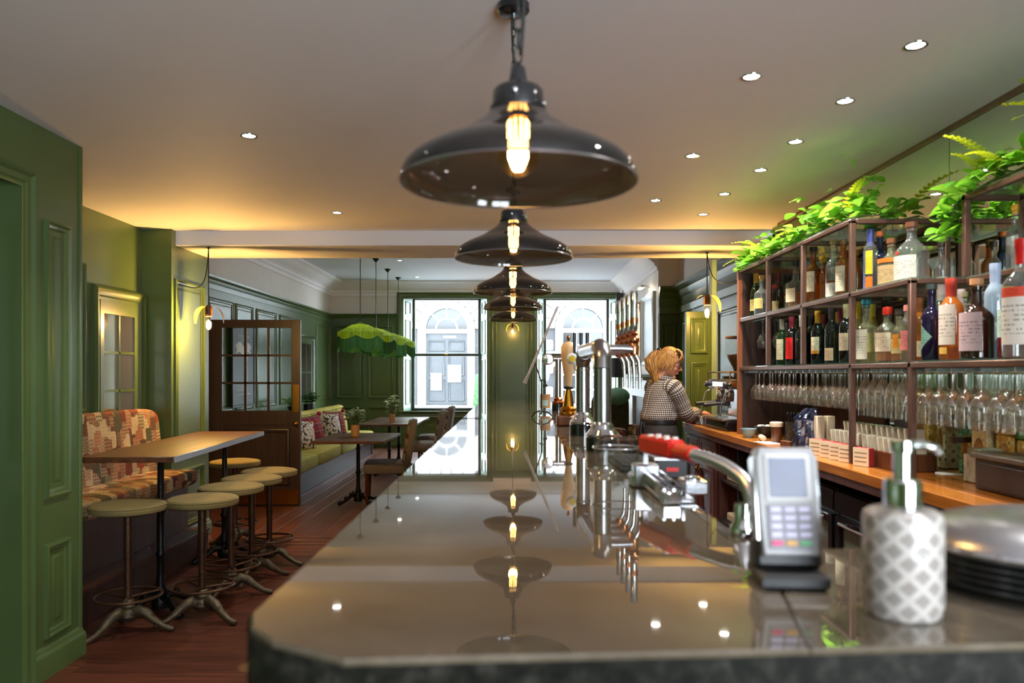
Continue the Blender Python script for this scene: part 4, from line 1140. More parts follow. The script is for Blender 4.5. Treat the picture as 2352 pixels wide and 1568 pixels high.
# ================================================================== GREEN TUFTED BANQUETTE
gb = thing('tufted_banquette', 'long mustard green tufted banquette along the back room wall', 'bench', (-3.62,8.9,0))
BL = 5.4
part('base', MB().box(0,0,0,1.04,BL,.27,.004), mat('dark_plum_base', (62,54,60), .35), gb)
for k in range(4):
    part('seat_cushion', cushion_box(MB(), .50,BL*k/4+.004,.255,1.10,BL*(k+1)/4-.004,.445, puff=.015, nu=12, nv=8), VELVET, gb)
def tuft(u, v):
    y = u*BL; z = .40+v*.47
    ch = abs(math.sin(PI*y/.20))**.55
    lean = .60-.12*v
    px_ = lean+.045*ch*(.35+.65*math.sin(PI*min(1,max(0,v))))+.02*math.sin(PI*v)
    return (px_, y, z)
mb = MB(); mb.surf(tuft, 27*8, 10)
for k in range(27*8):
    pass
part('tufted_back', mb, VELVET, gb)
mb = MB(); mb.box(.30,0,.40,.56,BL,.80)
def rolltop(u, v):
    y = u*BL; a = PI*v; return (.46-.07*math.cos(a)+.0, y, .855+.05*math.sin(a)+.006*abs(math.sin(PI*y/.20)))
mb.surf(rolltop, 27*4, 8)
part('back_rail', mb, VELVET, gb)
mb = MB()
for k in range(27):
    mb.ball((.60-.07+.004, .20*k+.0, .66), .016, .016, .016, 8, 5)
part('back_buttons', mb, VELVET, gb)
part('plant_ledge', MB().box(0,0,.27,.30,BL+.4,.82,.004), GREEN, gb)
part('end_panel', MB().box(.30,BL,0,1.06,BL+.04,.40,.004), mat('pale_green_end_panel', (96,112,92), .35), gb)
# ------------------------------------------------------------------ cushions
def pillow(loc, rot, front, back, label, pom=False, w=.42):
    t = thing('cushion', label, 'cushion', loc, 0, 'cushions on the green banquette')
    t.rotation_euler = rot
    def fn(sign):
        def g(u, v):
            a, b = u*2-1, v*2-1
            d = .085*(max(0,1-abs(a)**2.4)*max(0,1-abs(b)**2.4))**.6
            k = 1-.07*(1-abs(a)**2)*abs(b)**3-.0
            k2 = 1-.07*(1-abs(b)**2)*abs(a)**3
            return (a*w/2*k2, sign*d, b*w/2*k)
        return g
    part('front_cover', MB().surf(fn(-1), 14, 14), front, t)
    part('back_cover', MB().surf(fn(1), 14, 14), back, t)
    pts = []
    for k in range(48):
        s = k/12; e = int(s) % 4; q = (s-int(s))*2-1
        a, b = ((q,-1),(1,q),(-q,1),(-1,-q))[e]
        kk = 1-.07*(1-abs(a)**2)*abs(b)**3; k2 = 1-.07*(1-abs(b)**2)*abs(a)**3
        pts.append((a*w/2*k2, 0, b*w/2*kk))
    pts.append(pts[0])
    part('piping', MB().tube(pts, .006, 6), TRIM_GOLD if not pom else BURG, t)
    if pom:
        for a, b in ((-1,-1),(1,-1),(1,1),(-1,1)):
            part('tassel', MB().ball((a*w/2*1.02,0,b*w/2*1.02), .034, .034, .034, 9, 6), mat('red_tassel', (170,22,38), .9, bump=.4), t)
pz = .445+.20
pillow((-2.78,9.55,pz-.01), (R(-20),0,R(62)), PLAID, PLAID, 'plaid cushion cut off by the open door edge')
pillow((-2.84,10.55,pz), (R(-22),R(8),R(50)), FLORAL, BURG, 'leaf print cushion with dark back, second from the open door')
pillow((-2.86,11.15,pz+.02), (R(-16),R(-6),R(58)), PLAID, PLAID, 'red plaid cushion with tassels between the two leaf print cushions', True)
pillow((-2.88,12.35,pz), (R(-18),R(4),R(55)), FLORAL, BURG, 'leaf print cushion farthest from the open door')
pillow((-2.94,12.95,pz), (R(-16),R(0),R(52)), PLAID, PLAID, 'red cushion with tassels peeping out behind the farthest leaf print cushion', True)
# ================================================================== DINING TABLES
def dining_table(x, y, w, l, label):
    t = thing('dining_table', label, 'table', (x,y,0), 0, 'wooden tables in the back room')
    part('table_top', MB().box(-w/2,-l/2,.722,w/2,l/2,.752,.004), TABLE_WOOD, t)
    part('top_edge', MB().box(w/2,-l/2,.724,w/2+.005,l/2,.750), STEEL, t)
    table_post(t, 0, 0, .722)
    return t
dining_table(-1.76,8.92,.78,1.2,'nearest wooden dining table with the fuller potted plant')
dining_table(-1.80,11.42,.82,.58,'middle wooden dining table, pushed against the far one')
dining_table(-1.80,12.36,.82,1.24,'far wooden dining table behind the middle one')
def chair(x, y, rz, label):
    t = thing('dining_chair', label, 'chair', (x,y,.0015), rz, 'upholstered chairs along the bar side')
    part('seat', cushion_box(MB(), -.24,-.23,.34,.24,.23,.475, puff=.015, nu=10, nv=7), GREY_FAB, t)
    mb = MB(); mb.M = Matrix.Translation((.20,0,.40)) @ Matrix.Rotation(R(9), 4, 'Y'); cushion_box(mb, .0,-.23,.0,.075,.23,.56, puff=0, nu=10, nv=8)
    part('backrest', mb, GREY_FAB, t)
    mb = MB(); mb.M = Matrix.Translation((.20,0,.40)) @ Matrix.Rotation(R(9), 4, 'Y'); cushion_box(mb, -.030,-.205,.03,.028,.205,.545, puff=0, nu=10, nv=8)
    part('back_panel', mb, PATCH_SMALL, t, 'patterned inner face of the chair back')
    for a, b in ((-.2,-.18),(-.2,.18)):
        part('leg', MB().tube([(a,b,.36),(a-.005,b,0)], [.024,.017], 4), LEG_WOOD, t, smooth=False)
    for b in (-.18,.18):
        part('leg', MB().tube([(.19,b,.36),(.25,b,0)], [.024,.017], 4), LEG_WOOD, t, smooth=False)
    return t
chair(-1.45,8.96,R(6),'nearest upholstered chair with patterned inner back, left of the bar')
chair(-1.33,11.45,R(3),'middle upholstered chair, its back above the bar edge')
chair(-1.30,12.75,R(0),'farthest of the upholstered chairs by the left window')
# ------------------------------------------------------------------ plants
def leafmesh(name, L, w, m, fold=.25, droop=.25):
    mb = MB(); n = 5; vs = []; fs = []
    for i in range(n+1):
        t = i/n; ww = w*math.sin(PI*min(1, t*.93+.05))**.8; z = -droop*L*t*t
        vs += [(-ww/2, L*t, z+fold*ww*.5), (0, L*t, z), (ww/2, L*t, z+fold*ww*.5)]
    for i in range(n):
        b = i*3; fs += [(b,b+1,b+4,b+3),(b+1,b+2,b+5,b+4)]
    mb._add(vs, fs); return mesh(name, mb, m)
LM_PALE = leafmesh('leaf', .068, .046, LEAF_PALE); LM_DARK = leafmesh('leaf', .075, .046, LEAF_DARK)
def lorient(o, loc, direction, roll, s):
    q = Vector(direction).to_track_quat('Y', 'Z').to_matrix().to_4x4()
    o.matrix_local = Matrix.Translation(loc) @ q @ Matrix.Rotation(roll, 4, 'Y') @ Matrix.Scale(s, 4)
def potted(x, y, z, label, lm, n, spread, height, potr, poth, potm):
    t = thing('potted_plant', label, 'plant', (x,y,z))
    part('pot', MB().lathe([(potr*.96,0),(potr,.004),(potr,poth),(potr*.9,poth),(potr*.88,poth-.02),(0,poth-.02)], 24, closed_top=False), potm, t)
    ns = 9
    for k in range(ns):
        a = 2.4*k; rr = spread*(.25+.75*((k*37) % 10)/10); hh = height*(.6+.4*((k*53) % 10)/10)
        tip = Vector((rr*math.cos(a), rr*math.sin(a), poth+hh))
        base = Vector((potr*.3*math.cos(a), potr*.3*math.sin(a), poth-.02))
        pts = [base.lerp(tip, q)+Vector((0,0,.02*math.sin(PI*q))) for q in (0,.33,.66,1)]
        part('stem', MB().tube(pts, [.003,.0025,.002,.0015], 5), STEM, t)
        for j in range(n):
            q = .25+.75*(j+.5)/n; p = base.lerp(tip, q)
            b = a+2.4*j; o = link('leaf', lm, t)
            lorient(o, p, (math.cos(b), math.sin(b), rng.uniform(-.1,.8)), rng.uniform(-.6,.6), rng.uniform(.75,1.2))
potted(-1.81,9.0,.752,'bushy pale green plant in a copper pot on the nearest dining table',LM_PALE,12,.13,.20,.048,.13,TERRA)
potted(-1.79,11.62,.752,'blue green sprig plant in a copper pot on the middle dining table',LM_PALE,11,.10,.28,.042,.125,TERRA)
potted(-3.46,13.3,.82,'dark bushy plant in a black pot on the ledge behind the banquette corner',LM_DARK,12,.20,.20,.09,.14,BLACK)
def frond_mesh(name, L, w, m):
    mb = MB(); n = 12; vs = []; fs = []
    for i in range(n):
        t = (i+.5)/n; y = L*t; z = L*(.25*t-.55*t*t); ww = w*(1-t)**.6*(.5+.5*min(1,t*5))
        for sgn in (-1,1):
            b = len(vs); d = L*.32/n
            vs += [(0,y-d,z),(sgn*ww*.55,y+ww*.12-d,z+ww*.08),(sgn*ww,y+ww*.35,z-ww*.1),(sgn*ww*.55,y+ww*.12+d,z+ww*.08),(0,y+d,z)]
            fs += [(b,b+1,b+3,b+4),(b+1,b+2,b+3)]
    for i in range(n):
        t0, t1 = i/n, (i+1)/n; b = len(vs); r = .004
        f0 = lambda t: L*(.25*t-.55*t*t)
        vs += [(-r,L*t0,f0(t0)+.001),(r,L*t0,f0(t0)+.001),(r,L*t1,f0(t1)+.001),(-r,L*t1,f0(t1)+.001)]; fs.append((b,b+1,b+2,b+3))
    mb._add(vs, fs); return mesh(name, mb, m)
FM_GREEN = frond_mesh('frond', .34, .07, m_leaf('fern_green', (70,120,56), (120,166,90)))
ft = thing('potted_fern', 'fern in a dark urn on the ledge just right of the open door', 'plant', (-3.36,11.9,.82))
ft.scale = (.8,.8,.9)
part('pot', MB().lathe([(.05,0),(.055,.02),(.03,.05),(.04,.09),(.075,.15),(.08,.17),(.07,.17),(.0,.15)], 20, closed_top=False), IRON, ft)
for k in range(18):
    o = link('frond', FM_GREEN, ft); a = 2.4*k
    lorient(o, (.01*math.cos(a),.01*math.sin(a),.17), (math.cos(a),math.sin(a),.5+.5*((k*7) % 5)/5), 0, rng.uniform(.8,1.1))
# ================================================================== FRINGED LAMPS
def fringed(i, x, y, zb, label):
    t = thing('fringed_lamp', label, 'pendant lamp', (x,y,zb), R(12*i), 'green fringed shades in the back room')
    def scal(a): return .5+.5*abs(math.cos(3*a))
    Rr = .325
    def cone(u, v):
        a = 2*PI*u; k = 1+.010*math.cos(60*a)*.3
        prof = [(.06,.405),(.12,.395),(.20,.355),(.29,.305),(Rr,.285)]
        s = v*4; j = min(3, int(s)); f_ = s-j
        r = prof[j][0]*(1-f_)+prof[j+1][0]*f_; z = prof[j][1]*(1-f_)+prof[j+1][1]*f_
        r *= 1-.035*(1-abs(math.cos(3*a)))*v
        return (r*k*math.cos(a), r*k*math.sin(a), z)
    part('shade', MB().surf(cone, 72, 8, cu=True), SHADE, t)
    def skirt(u, v):
        a = 2*PI*u; r = Rr*(1-.035*(1-abs(math.cos(3*a))))*(1+.01*math.cos(48*a))
        return (r*math.cos(a), r*math.sin(a), .285-v*(.055+.055*abs(math.cos(3*a))))
    part('scalloped_skirt', MB().surf(skirt, 96, 3, cu=True), SHADE, t)
    def br(u):
        a = 2*PI*u; r = Rr*(1-.035*(1-abs(math.cos(3*a))))+.004
        return (r*math.cos(a), r*math.sin(a), .285-(.055+.055*abs(math.cos(3*a))))
    part('braid', MB().tube([br(k/96) for k in range(97)], .006, 5), FRINGE, t)
    mb = MB()
    for k in range(240):                                          # hanging threads
        u = k/240; p = br(u); a = 2*PI*u; L = .155+.03*abs(math.cos(3*a))+rng.uniform(-.004,.004)
        w = .0052; tx, ty = -math.sin(a)*w, math.cos(a)*w; ox, oy = math.cos(a)*.004, math.sin(a)*.004
        b = [(p[0]-tx,p[1]-ty,p[2]),(p[0]+tx,p[1]+ty,p[2]),(p[0]+ox,p[1]+oy,p[2]-.003)]
        c = [(q[0],q[1],p[2]-L) for q in b]
        mb._add(b+c, [(0,1,4,3),(1,2,5,4),(2,0,3,5)])
    part('fringe', mb, FRINGE, t, kind='stuff', smooth=False)
    L = BCZ-zb
    part('cord', MB().tube([(0,0,.40),(0,0,L)], .006, 6), BLACK, t)
    part('ceiling_rose', MB().lathe([(.055,L),(.055,L-.012),(.02,L-.05),(.008,L-.06)], 20), BLACK, t)
    part('shade_cap', MB().lathe([(.06,.405),(.05,.415),(.012,.425),(.010,.45)], 20), SHADE, t)
    b = part('bulb', MB().ball((0,0,.27), .035, .035, .05, 14, 10), BULB_GLASS, t)
    part('filament', MB().ball((0,0,.27), .018, .018, .03, 10, 7), BULB_ON, b)
    lamp('fringed_bulb', 'POINT', (x,y,zb+.27), 1.6, (1,.88,.66), .03)
fl = ['nearest green fringed lampshade, largest of the row','second green fringed lampshade, behind the nearest','third green fringed lampshade in the row','farthest green fringed lampshade, in front of the left window']
for i, (x, y) in enumerate(((-2.22,11.4),(-2.20,12.6),(-2.21,13.85),(-2.20,15.05))): fringed(i, x, y, 1.785, fl[i])
# ================================================================== FIREPLACE SIDE
mn = thing('mantelpiece', 'pale mantelpiece with black fire opening on the right chimney breast', 'fireplace', (2.2,12.85,0))
MP = mat('pale_mantel_paint', (206,214,214), .35, var=.03)
part('mantel_shelf', MB().box(-.26,-.95,1.41,-.001,.95,1.46,.006).box(-.22,-.90,1.37,-.001,.90,1.41,.01), MP, mn)
part('frieze', MB().box(-.15,-.82,1.10,-.001,.82,1.37,.004), MP, mn)
for s in (-1,1): part('jamb', MB().box(-.15,min(s*.82,s*.60),0,-.001,max(s*.82,s*.60),1.10,.004), MP, mn)
part('fire_opening', MB().box(-.10,-.60,0,-.001,.60,1.10), BLACK, mn)
pf = thing('wall_picture', 'tall white framed picture with dark mount above the mantelpiece', 'picture', (2.2,12.1,1.60))
part('picture_frame', MB().frame((0,0,0), Y_, Z_, NX, 1.1, 1.15, [(0,0),(0,.04),(.03,.055),(.07,.03),(.09,.012)]), MP, pf)
part('picture_sheet', MB().box(-.014,.08,.08,-.001,1.02,1.07), mat('dark_picture', (72,70,74), .3, var=.5, scale=4), pf)
pf2 = thing('wall_picture', 'narrow brown and gold framed picture left of the tall white frame', 'picture', (2.2,13.4,1.60))
part('frame_moulding', MB().frame((0,0,0), Y_, Z_, NX, 1.0, 1.1, [(0,0),(0,.03),(.03,.04),(.06,.02),(.07,.01)]), BRASS, pf2)
part('picture_sheet', MB().box(-.012,.06,.06,-.001,.94,1.04), mat('brown_picture', (150,126,104), .35, var=.5, scale=5), pf2)
pl = thing('picture_light', 'small white picture light glowing above the tall white frame', 'lamp', (2.2,12.5,2.86))
part('light_arm', MB().tube([(0,0,-.02),(-.08,0,.02),(-.15,0,.0)], .008, 8), CHROME, pl)
part('light_head', MB().box(-.19,-.18,-.03,-.12,.18,.01,.01), WHITE, pl)
part('tube', MB().box(-.18,-.16,-.036,-.13,.16,-.0295), emit('picture_light_tube', (1,.9,.75), 5), pl)
lamp('picture_light_glow', 'POINT', (2.02,12.5,2.80), 1.5, (1,.85,.6), .04)
ac = thing('armchair', 'high armchair in dark patterned cloth with a green cushion by the mantelpiece', 'armchair', (1.62,11.25,.0015), R(40))
part('seat', cushion_box(MB(), -.32,-.34,.25,.32,.30,.56, puff=.02, nu=10, nv=8), PATCH_SMALL, ac)
part('backrest', cushion_box(MB(), -.34,.22,.25,.34,.38,1.16, puff=0, nu=10, nv=8), mat('dark_speckled_cloth', (84,80,66), .85, var=.5, scale=24), ac)
for s in (-1,1): part('arm', cushion_box(MB(), s*.36-.06,-.32,.25,s*.36+.06,.30,.72, puff=0, nu=8, nv=6), PATCH_SMALL, ac)
part('head_cushion', MB().ball((0,.16,1.14), .25, .09, .13, 16, 10), mat('sea_green_cushion', (126,170,140), .8), ac)
for a in (-.28,.28):
    for b in (-.28,.30): part('leg', MB().tube([(a,b,.27),(a,b,0)], [.025,.018], 6), LEG_WOOD, ac)
fs_ = thing('floor_lamp', 'floor lamp with a black speckled drum shade by the right window', 'lamp', (1.98,14.55,.0015))
part('lamp_shade', MB().lathe([(.17,1.40),(.17,1.76)], 28, closed_top=False), mat('black_speckled_shade', (34,34,36), .7, var=.6, scale=60), fs_)
part('pole', MB().cyl((0,0,.02), .012, 1.45, 10), IRON, fs_); part('base', MB().lathe([(.14,0),(.14,.015),(.02,.03)], 24), IRON, fs_)
sk = thing('wall_speaker', 'small black loudspeaker high up beside the right window', 'speaker', (2.11,15.5,2.78))
part('speaker_box', MB().box(-.07,-.07,0,.07,.07,.28,.008), BLACK, sk); part('cone', MB().lathe([(.0,0),(.04,.004),(.05,.0)], 18, (0,-.071,.1)), RUBBER, sk)
part('bracket', MB().tube([(.06,.0,.14),(.088,.0,.14)], .012, 8), STEEL, sk)
# ================================================================== BACK BAR
WZ = 1.041
XF, XM = 1.62, 2.10                     # front of the shelving, face of the mirror
wt = thing('worktop', 'long golden brown wooden worktop under the bottle shelves', 'worktop', (0,0,0))
part('top_board', MB().box(1.63,1.32,WZ-.045,2.119,7.0,WZ,.003), BAR_WOOD, wt)
part('front_strip', MB().box(1.515,1.32,WZ-.048,1.628,7.0,WZ,.004), wood('front_strip_lit_wood', (150,84,22), (204,128,48), 1, .26, coat=.35), wt)  # light on the worktop front is put into this paler wood tone
part('front_nosing', MB().box(1.522,1.32,WZ-.085,1.60,7.0,WZ-.048,.003), CAB_WOOD, wt)
cb = thing('base_cabinet', 'reddish brown panelled cabinet with two doors at the end of the worktop', 'cabinet', (1.56,5.95,0))
part('carcass', MB().box(0,0,.06,.54,1.03,WZ-.086), CAB_WOOD, cb)
part('plinth', MB().box(.04,0,0,.54,1.03,.06), BLACK, cb)
for k in range(2):
    y0 = .02+.50*k
    dw = part('drawer', MB().box(-.02,y0,.79,0,y0+.48,.945,.003).frame((-.02,y0+.05,.81), Y_, Z_, NX, .38, .115, [(0,0),(.006,.008),(.014,.008),(.018,0)]), CAB_WOOD, cb)
    part('drawer_knob', MB().ball((-.035,y0+.24,.86), .014, seg=10, rings=7), BRASS, dw)
    do = part('door', MB().box(-.02,y0,.09,0,y0+.48,.775,.003).frame((-.02,y0+.05,.14), Y_, Z_, NX, .38, .585, PROF), CAB_WOOD, cb)
    part('knob', MB().ball((-.035,y0+(.43 if k == 0 else .05),.69), .014, seg=10, rings=7), BRASS, do)
osf = thing('open_shelf_unit', 'black open shelf unit holding boards between cabinet and fridges', 'shelf unit', (1.56,5.02,0))
part('side_panel', MB().box(0,0,.0,.54,.03,WZ-.086), BLACK, osf); part('side_panel', MB().box(0,.89,.0,.54,.92,WZ-.086), CAB_WOOD, osf)
part('divider', MB().box(.01,.45,.08,.54,.47,WZ-.09), BLACK, osf)
part('back_panel', MB().box(.52,.03,.05,.54,.89,WZ-.09), BLACK, osf)
for z in (.06,.36,.66): part('shelf', MB().box(.005,.03,z,.52,.89,z+.02,.002), mat('dark_shelf_board', (44,38,36), .4), osf)
for k, (y, z) in enumerate(((.06,.682),(.50,.682),(.06,.382),(.50,.382),(.06,.082))):
    solo('paper_stack', MB().box(0,0,0,.34,.34,.05,.004).box(.005,.004,.05,.33,.33,.055+.012*(k%3)), CREAM, 'flat cream board stack, %s of the black shelf unit' % ('top left shelf','top right shelf','middle left shelf','middle right shelf','bottom left shelf')[k], 'paper', 'cream boards on the black shelves', (1.60,5.02+y,z+.0005))
for k in range(3):
    y0 = 1.55+1.15*k
    fr = thing('bottle_fridge', ('black glass door bottle fridge nearest the camera','middle black bottle fridge below the worktop','black bottle fridge next to the open shelf unit')[k], 'fridge', (1.57,y0,0))
    part('fridge_body', MB().box(.03,0,.05,.54,1.13,.90,.005), BLACK, fr)
    part('top_panel', MB().box(.0,0,.80,.03,1.13,.90,.004), BLACK_GLOSS, fr)
    part('plinth', MB().box(.06,0,0,.54,1.13,.05), BLACK, fr)
    for s in range(2):
        ya = .01+.56*s
        mb = MB().frame((.0,ya+.55,.08), NY, Z_, NX, .55, .70, [(0,-.028),(0,.0),(.045,.0),(.045,-.02)])
        d = part('fridge_door', mb, BLACK_GLOSS, fr)
        part('door_glass', MB().box(.012,ya+.045,.125,.016,ya+.505,.735), PANE, d)
        part('door_handle', MB().tube([(-.004,ya+.09,.755),(-.024,ya+.10,.757),(-.024,ya+.45,.757),(-.004,ya+.46,.755)], .007, 8), CHROME, d)
    part('painted_glow_panel', MB().box(.020,.06,.12,.0275,1.07,.74), mat('fridge_glow_colour', (140,156,146), .4), fr)  # unlit panel, the lit fridge interior is put into its pale colour
# ------------------------------------------------------------------ shelving unit
S1, S2, S3 = 1.522, 1.862, 2.212        # top faces of the glass shelves
su = thing('bar_shelving', 'bronze metal back bar shelving with glass shelves full of bottles', 'shelving', (0,0,0))
q = .013
def post(x, y, z0, z1): part('post', MB().box(x-q,y-q,z0,x+q,y+q,z1,.003), BRONZE, su)
YP = [5.58, 4.97, 4.37, 3.74, 3.18]
for y, z0, z1 in ((4.97,S1,S3),(4.37,S1,S3),(3.74,WZ,S3),(3.18,WZ,S2)): post(XF, y, z0, z1-.012)
for y, z0, z1 in ((4.97,S1,S3),(4.37,S1,S3),(3.74,S1,S3),(3.18,S1,S3)): post(XM-.03, y, z0, z1-.012)
post(1.84, 3.18, S2, 2.20); post(1.84, 1.9, S2, 2.20); post(XM-.03,1.9,WZ,2.20); post(XF,1.6,WZ,S1-.01)
def rail(x0, y0, x1, y1, z):
    part('rail', MB().box(min(x0,x1)-q,min(y0,y1)-q,z-.028,max(x0,x1)+q,max(y0,y1)+q,z-.006,.003), BRONZE, su)
for z in (S2, S3):
    ye = 3.18 if z == S2 else 3.74
    rail(XF, ye, XF, 5.56, z); rail(XM-.03, ye, XM-.03, 5.56, z)
    for y in YP[1:]:
        if y >= ye: rail(XF+.03, y, XM-.06, y, z)
rail(XF, 1.35, XF, 5.56, S1); rail(XM-.03, 1.35, XM-.03, 5.56, S1)
for y in YP[1:]+[2.3,1.6]: rail(XF+.03, y, XM-.06, y, S1)
rail(1.84, 1.35, 1.84, 3.15, S2); rail(1.84, 1.35, 1.84, 3.18, 2.20); rail(1.87, 3.18, XM-.06, 3.18, 2.20); rail(XM-.03,1.35,XM-.03,3.1,S2); rail(XM-.03,1.35,XM-.03,3.18,2.20)
def shelf(x0, y0, x1, y1, z): part('glass_shelf', MB().box(x0,y0,z-.0055,x1,y1,z,.001), GLASS_SHELF, su)
shelf(XF-.012,1.35,XM-.005,5.56,S1); shelf(XF-.012,3.17,XM-.005,5.56,S2); shelf(1.83,1.35,XM-.005,3.165,S2)
shelf(XF-.012,3.73,XM-.005,5.56,S3); shelf(1.83,1.35,XM-.005,3.18,2.20)
part('end_panel', MB().box(XF-.02,5.565,WZ,XM-.002,5.60,S3,.003), SHELF_WOOD, su)
part('end_lining', MB().box(XF+.01,5.556,WZ,XM-.016,5.5645,S3-.03), DARK_WOOD, su)
part('wood_back', MB().box(XM-.016,4.40,WZ,XM-.003,5.56,S2-.03), DARK_WOOD, su)
mb = MB()
for k in range(47): mb.box(XF+.02,1.25+.0935*k-.004,S1-.044,XM-.06,1.25+.0935*k+.004,S1-.030).box(XF+.02,1.25+.0935*k-.014,S1-.047,XM-.06,1.25+.0935*k+.014,S1-.044)
part('glass_rack', mb, STEEL, su, 'steel rack rails that carry the hanging glasses', kind='stuff', smooth=False)
# ------------------------------------------------------------------ mirror
mw = thing('wall_mirror', 'large mirror filling the wall above and behind the bottle shelves', 'mirror', (XM,0,0))
part('mirror_sheet', MB().box(.0,3.772,WZ+.002,.012,5.60,CZ-.028), MIRROR, mw); part('mirror_sheet', MB().box(.0,.2,WZ+.002,.012,3.768,CZ-.028), MIRROR, mw)
part('top_batten', MB().box(-.010,.2,CZ-.028,.016,6.2,CZ-.002,.003), mat('dull_brown_batten', (112, 92, 66), .5), mw)
# ------------------------------------------------------------------ bottles
BM = {}
def bglass(key, tint, bodyc, body=.35):
    if key not in BM: BM[key] = glass('bottle_'+key, tint, body, bodyc, .02, .05, .85)
    return BM[key]
G_CLEAR = bglass('clear', (.93,.95,.93), (.6,.6,.55), .08)
G_AMBER = bglass('amber', (.80,.34,.06), (.42,.13,.02), .35)
G_ORANGE = bglass('orange', (.95,.45,.10), (.72,.22,.03), .4)
G_BROWN = bglass('brown', (.20,.07,.02), (.05,.02,.012), .5)
G_DARK = bglass('dark', (.03,.04,.03), (.010,.012,.010), .6)
G_GREEN = bglass('green', (.16,.30,.08), (.03,.07,.02), .45)
G_YELLOW = bglass('yellow', (.95,.78,.25), (.55,.40,.08), .35)
G_PURPLE = bglass('purple', (.05,.03,.12), (.018,.012,.045), .65)
G_RED = bglass('red', (.55,.03,.03), (.30,.012,.012), .5)
G_BLUE = bglass('frosted_blue', (.62,.74,.82), (.42,.52,.60), .55)
G_PALE = bglass('pale', (.88,.84,.66), (.5,.46,.3), .15)
G_NAVY = bglass('navy', (.06,.08,.2), (.02,.025,.07), .65)
caps = {}
def capm(c):
    if c not in caps: caps[c] = mat('cap_%d_%d_%d' % c, c, .4)
    return caps[c]
def labm(c):
    k = ('l',)+c
    if k not in caps:
        m, nt, N, L, bs = newmat('printed_label_%d_%d_%d' % c)
        o = sep(nt, objcoord(nt, kind='Generated'))
        row = math_(nt, 'MULTIPLY', o[2], 11.0)
        ln = math_(nt, 'LESS_THAN', math_(nt, 'FRACT', row), .42)
        inn = math_(nt, 'LESS_THAN', math_(nt, 'ABSOLUTE', math_(nt, 'SUBTRACT', o[2], .5)), .30)
        wv = comb(nt, math_(nt, 'MULTIPLY', o[0], 9.0), math_(nt, 'MULTIPLY', o[1], 9.0), math_(nt, 'MULTIPLY', math_(nt, 'FLOOR', row), 7.3))
        f = math_(nt, 'MULTIPLY', math_(nt, 'MULTIPLY', ln, inn), math_(nt, 'GREATER_THAN', noise(nt, wv, 1.0, 2), .50))
        L.new(mixc(nt, math_(nt, 'MULTIPLY', f, .7), lin(c), mul(lin(c), .28)), bs.inputs['Base Color']); bs.inputs['Roughness'].default_value = .6
        caps[k] = m
    return caps[k]
INK = mat('label_ink', (128,106,88), .7)
SHP = {  # body radius, body height, shoulder height, neck radius, total height
 'wine': (.037,.185,.055,.0145,.300), 'spirit': (.038,.17,.05,.015,.275), 'tall': (.033,.21,.05,.014,.315), 'squat': (.050,.13,.05,.016,.235),
 'round': (.058,.12,.075,.018,.265), 'square': (.042,.15,.03,.016,.255), 'slim': (.029,.19,.06,.013,.305), 'champ': (.042,.15,.105,.016,.305), 'big': (.062,.235,.075,.02,.40), 'jug': (.066,.115,.072,.019,.222), 'small': (.033,.12,.04,.014,.20)}
LDIR = math.atan2(-.55, -1.0)
def bottle(px, x, zs, shp, gm, cap, capc, lab, label, lo=.30, hi=.72, liquid=None, sc=1.0, y=None, extra=None, group=None):
    r, hb, sh, rn, H = [v*sc for v in SHP[shp]]
    yy = y if y is not None else x*FPX/(px-CX)
    t = thing('bottle', label, 'bottle', (x, yy, zs+.0008), 0, group)
    prof = [(0,0),(r*.9,0),(r,.006),(r,hb)]
    for k in range(1, 7):
        s = k/6; e = .5-.5*math.cos(PI*s); prof.append((r+(rn-r)*e, hb+sh*s**.85))
    prof += [(rn*.96,H-.012),(rn*1.12,H-.011),(rn*1.12,H)]
    seg = 4 if shp == 'square' else 20
    mb = MB()
    if seg == 4:
        mb.M = Matrix.Rotation(PI/4+LDIR, 4, 'Z')
        def sq(u, v):
            s = v*(len(prof)-1); j = min(len(prof)-2, int(s)); f_ = s-j
            rr = prof[j][0]*(1-f_)+prof[j+1][0]*f_; z = prof[j][1]*(1-f_)+prof[j+1][1]*f_
            a = 2*PI*u+PI/4; e = .25 if z < hb+.3*sh else 1.0
            ca, sa = math.cos(a), math.sin(a)
            return (rr*math.copysign(abs(ca)**e, ca), rr*math.copysign(abs(sa)**e, sa), z)
        mb.M = Matrix.Rotation(LDIR, 4, 'Z')
        mb.surf(sq, 32, len(prof)-1, cu=True)
    else: mb.lathe(prof, seg, closed_top=False)
    part('glass_body', mb, gm, t)
    if liquid:
        g2, fill = liquid
        part('liquid', MB().lathe([(0,.006),(r*.93,.006),(r*.93,hb*fill),(0,hb*fill)], 16, closed_top=False), g2, t)
    if cap == 'foil': part('foil', MB().lathe([(rn*1.10,H-.085*sc),(rn*1.16,H-.03),(rn*1.22,H-.028),(rn*1.22,H+.001),(0,H+.002)], 14, closed_top=False), capm(capc), t)
    elif cap == 'cork': part('cork', MB().lathe([(rn*.9,H-.01),(rn*.92,H+.004),(rn*1.25,H+.006),(rn*1.25,H+.028),(0,H+.029)], 14, closed_top=False), capm(capc), t)
    else: part('cap', MB().lathe([(rn*1.25,H-.03*sc),(rn*1.28,H-.002),(rn*1.1,H+.004),(0,H+.005)], 14, closed_top=False), capm(capc), t)
    if lab:
        w = .85
        if seg == 4:
            mb = MB(); mb.M = Matrix.Rotation(LDIR, 4, 'Z'); mb.box(r*1.005,-r*.82,hb*lo,r*1.02,r*.82,hb*hi*1.15)
            part('label', mb, labm(lab), t)
        else:
            part('label', MB().lathe([(r*1.012,hb*lo),(r*1.012,hb*hi*1.15)], 12, closed_top=False, a0=LDIR-w, a1=LDIR+w), labm(lab), t)
    if extra: extra(t, r, hb, sh, rn, H)
    return t
